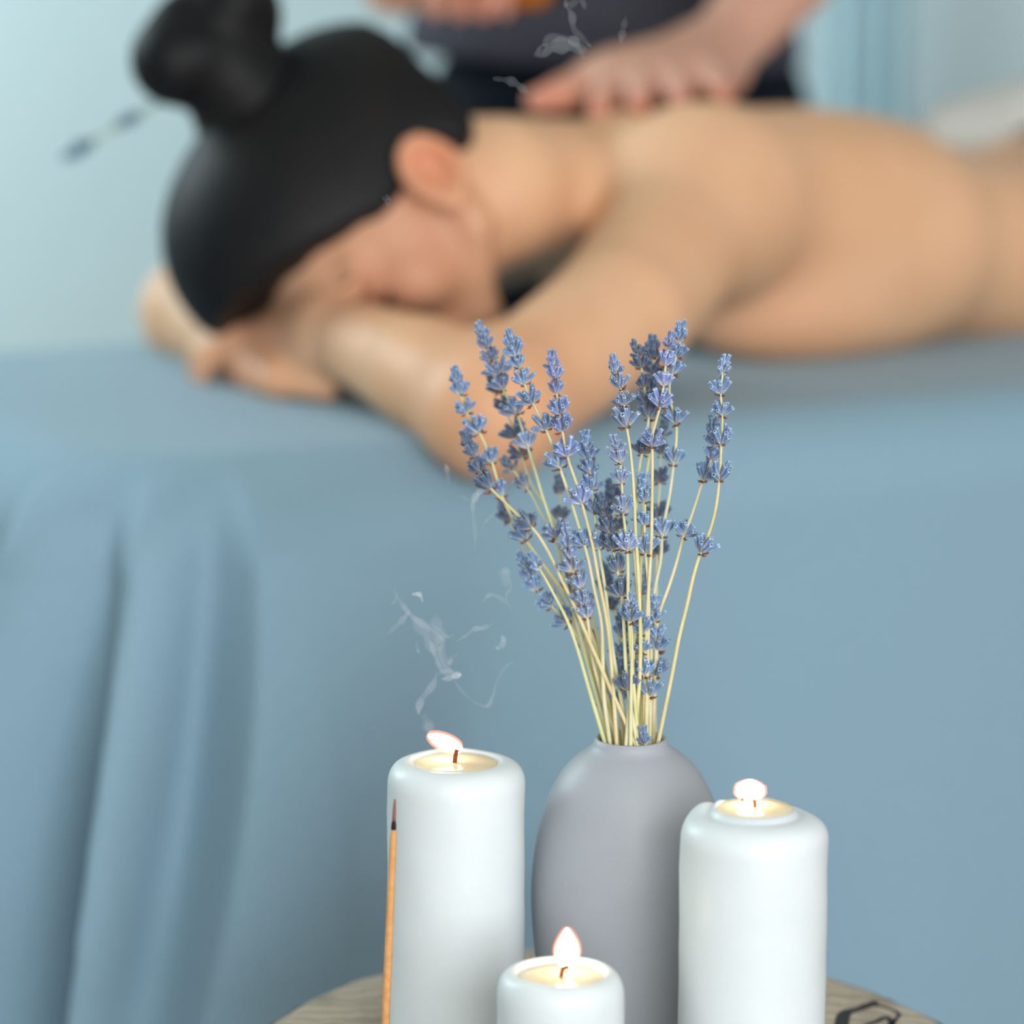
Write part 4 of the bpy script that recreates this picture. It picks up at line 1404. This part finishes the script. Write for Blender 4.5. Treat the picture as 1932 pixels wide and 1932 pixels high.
def bun_sprig():
    """the thin lavender sprig stuck through the bun"""
    a, b = at(128, 294, 2.60), at(340, 168, 2.615)
    root = empty('lavender_sprig', tuple(b), 'thin pale lavender sprig stuck through the hair bun', 'lavender')
    P = np.linspace(a, b, 24)
    V, F = tube_data(P, 0.0016, 8)
    me = mesh_py('stem', V, F)
    at2 = me.color_attributes.new('tint', 'FLOAT_COLOR', 'POINT')
    at2.data.foreach_set('color', np.tile(np.array([0.55, 0.78, 0.85, 1], np.float32), len(V)))
    link('stem', me, M['stem'], root)
    dirv = Vector(a - b).normalized()
    for t, s in ((0.05, 1.0), (0.13, 1.2), (0.20, 1.1), (0.56, 1.2), (0.62, 1.0)):
        o = bpy.data.objects.new('flower_whorl', WH['tip'][int(t * 100) % 5])
        COL.objects.link(o)
        o.parent = root
        o.location = Vector(a + (b - a) * t) - root.location
        o.rotation_mode = 'QUATERNION'
        o.rotation_quaternion = dirv.to_track_quat('Z', 'Y')
        o.scale = (s, s, s * 1.2)
        o.color = (0.42, 0.66, 0.62, 1)  # dark teal tint carries graded shading in the whorl colour


bun_sprig()


# ------------------------------------------------------------------ incense smoke
def smoke():
    root = empty('incense_smoke', tuple(at(860, 1340, 1.80)), 'thin curling wisps of incense smoke drifting left of the lavender', 'smoke')
    root['kind'] = 'stuff'
    b = lambda x, y: (700 + x * 0.3003, 840 + y * 0.3003)
    top = lambda x, y: (960 + x * 0.238, y * 0.238)
    strokes = [  # points, radius (m), density class
        ([b(470, 120), b(482, 180), b(486, 240)], 0.0014, 'smoke'), ([b(560, 320), b(630, 348), b(662, 312), b(704, 290), b(735, 300)], 0.0018, 'smoke'),
        ([b(690, 300), b(645, 350), b(642, 440), b(655, 560), b(650, 670)], 0.0012, 'smoke'), ([b(700, 500), b(760, 440), b(815, 385)], 0.0008, 'smoke'),
        ([b(140, 915), b(185, 985), b(230, 1045), b(330, 1130), b(400, 1172), b(455, 1228)], 0.0016, 'smoke'), ([b(255, 938), b(292, 934), b(315, 955), b(326, 985)], 0.0012, 'smoke_dense'),
        ([b(245, 1040), b(180, 1115), b(100, 1190)], 0.0016, 'smoke'), ([b(285, 1235), b(290, 1275), b(302, 1306)], 0.001, 'smoke'),
        ([b(360, 1130), b(380, 1260), b(412, 1350), b(440, 1410), b(490, 1462)], 0.0013, 'smoke'), ([b(415, 1430), b(380, 1520), b(322, 1590), b(302, 1640), b(300, 1690)], 0.0020, 'smoke'),
        ([b(440, 1470), b(490, 1462), b(530, 1448), b(564, 1442)], 0.0017, 'smoke_dense'), ([b(420, 1432), b(470, 1420), b(520, 1428)], 0.0016, 'smoke'),
        ([b(520, 1470), b(560, 1530), b(620, 1592), b(716, 1642), b(765, 1575), b(790, 1490), b(832, 1408), b(905, 1350)], 0.0010, 'smoke'),
        ([b(785, 1272), b(812, 1270), b(832, 1240), b(822, 1198)], 0.0016, 'smoke'), ([b(590, 1210), b(638, 1162), b(700, 1150), b(765, 1125)], 0.0014, 'smoke'),
        ([b(700, 985), b(755, 940), b(850, 990), b(885, 1045)], 0.0012, 'smoke'), ([b(490, 1380), b(515, 1335), b(545, 1310)], 0.0014, 'smoke'),
        ([b(400, 1060), b(415, 1160), b(440, 1250)], 0.004, 'smoke_thin'), ([b(260, 1080), b(400, 1240), b(480, 1440)], 0.0045, 'smoke_thin'),
        ([b(850, 780), b(842, 830), b(860, 900)], 0.003, 'smoke_thin'), ([b(330, 1690), b(350, 1740), b(372, 1790)], 0.003, 'smoke_thin'),
        ([top(450, 40), top(500, 120), top(528, 250), top(600, 325), top(650, 370)], 0.0020, 'smoke_thin'), ([top(250, 420), top(330, 300), top(470, 310), top(530, 340), top(600, 470)], 0.0024, 'smoke_thin'),
        ([top(930, 120), top(905, 240), top(885, 340)], 0.0020, 'smoke_thin'), ([top(200, 440), top(400, 360), top(620, 400)], 0.004, 'smoke_thin'), ([top(450, 0), top(470, 50), top(560, 0), top(610, 80)], 0.0018, 'smoke_thin'),
        ([(930, 148), (960, 152), (1000, 178)], 0.0024, 'smoke_thin'),
        ([b(150, 900), b(160, 960), b(120, 1010)], 0.0007, 'smoke'), ([b(470, 1230), b(430, 1300), b(452, 1370), b(500, 1420)], 0.0008, 'smoke'), ([b(330, 1120), b(400, 1140), b(470, 1200), b(520, 1190)], 0.0008, 'smoke'), ([b(850, 800), b(880, 880), b(850, 960), b(890, 1040)], 0.0008, 'smoke'), ([b(540, 1230), b(600, 1190), b(640, 1150)], 0.0008, 'smoke'), ([(722, 372), (733, 382), (729, 366)], 0.0016, 'smoke_thin'),
    ]
    by = {}
    for i, (pts, r, m) in enumerate(strokes):
        Zs = 1.80 + 0.02 * math.sin(i * 1.7)
        P = spline(np.array([at(x, y, Zs + 0.012 * math.sin(j + i)) for j, (x, y) in enumerate(pts)]), 26)
        u = np.linspace(0, 1, 26)
        rad = r * (0.25 + 0.75 * np.sin(np.clip(u, 0.02, 0.98) * math.pi) ** 0.7) * (1 + 0.25 * np.sin(u * 17 + i))
        V, F = tube_data(P, rad, 10)
        vs_, fs_ = by.setdefault(m, ([], []))
        o = len(vs_)
        vs_ += V; fs_ += [tuple(k + o for k in f) for f in F]
    for m, (V, F) in by.items():
        link('smoke_wisps', mesh_py('smoke_wisps', V, F), M[m], root)['kind'] = 'stuff'


smoke()
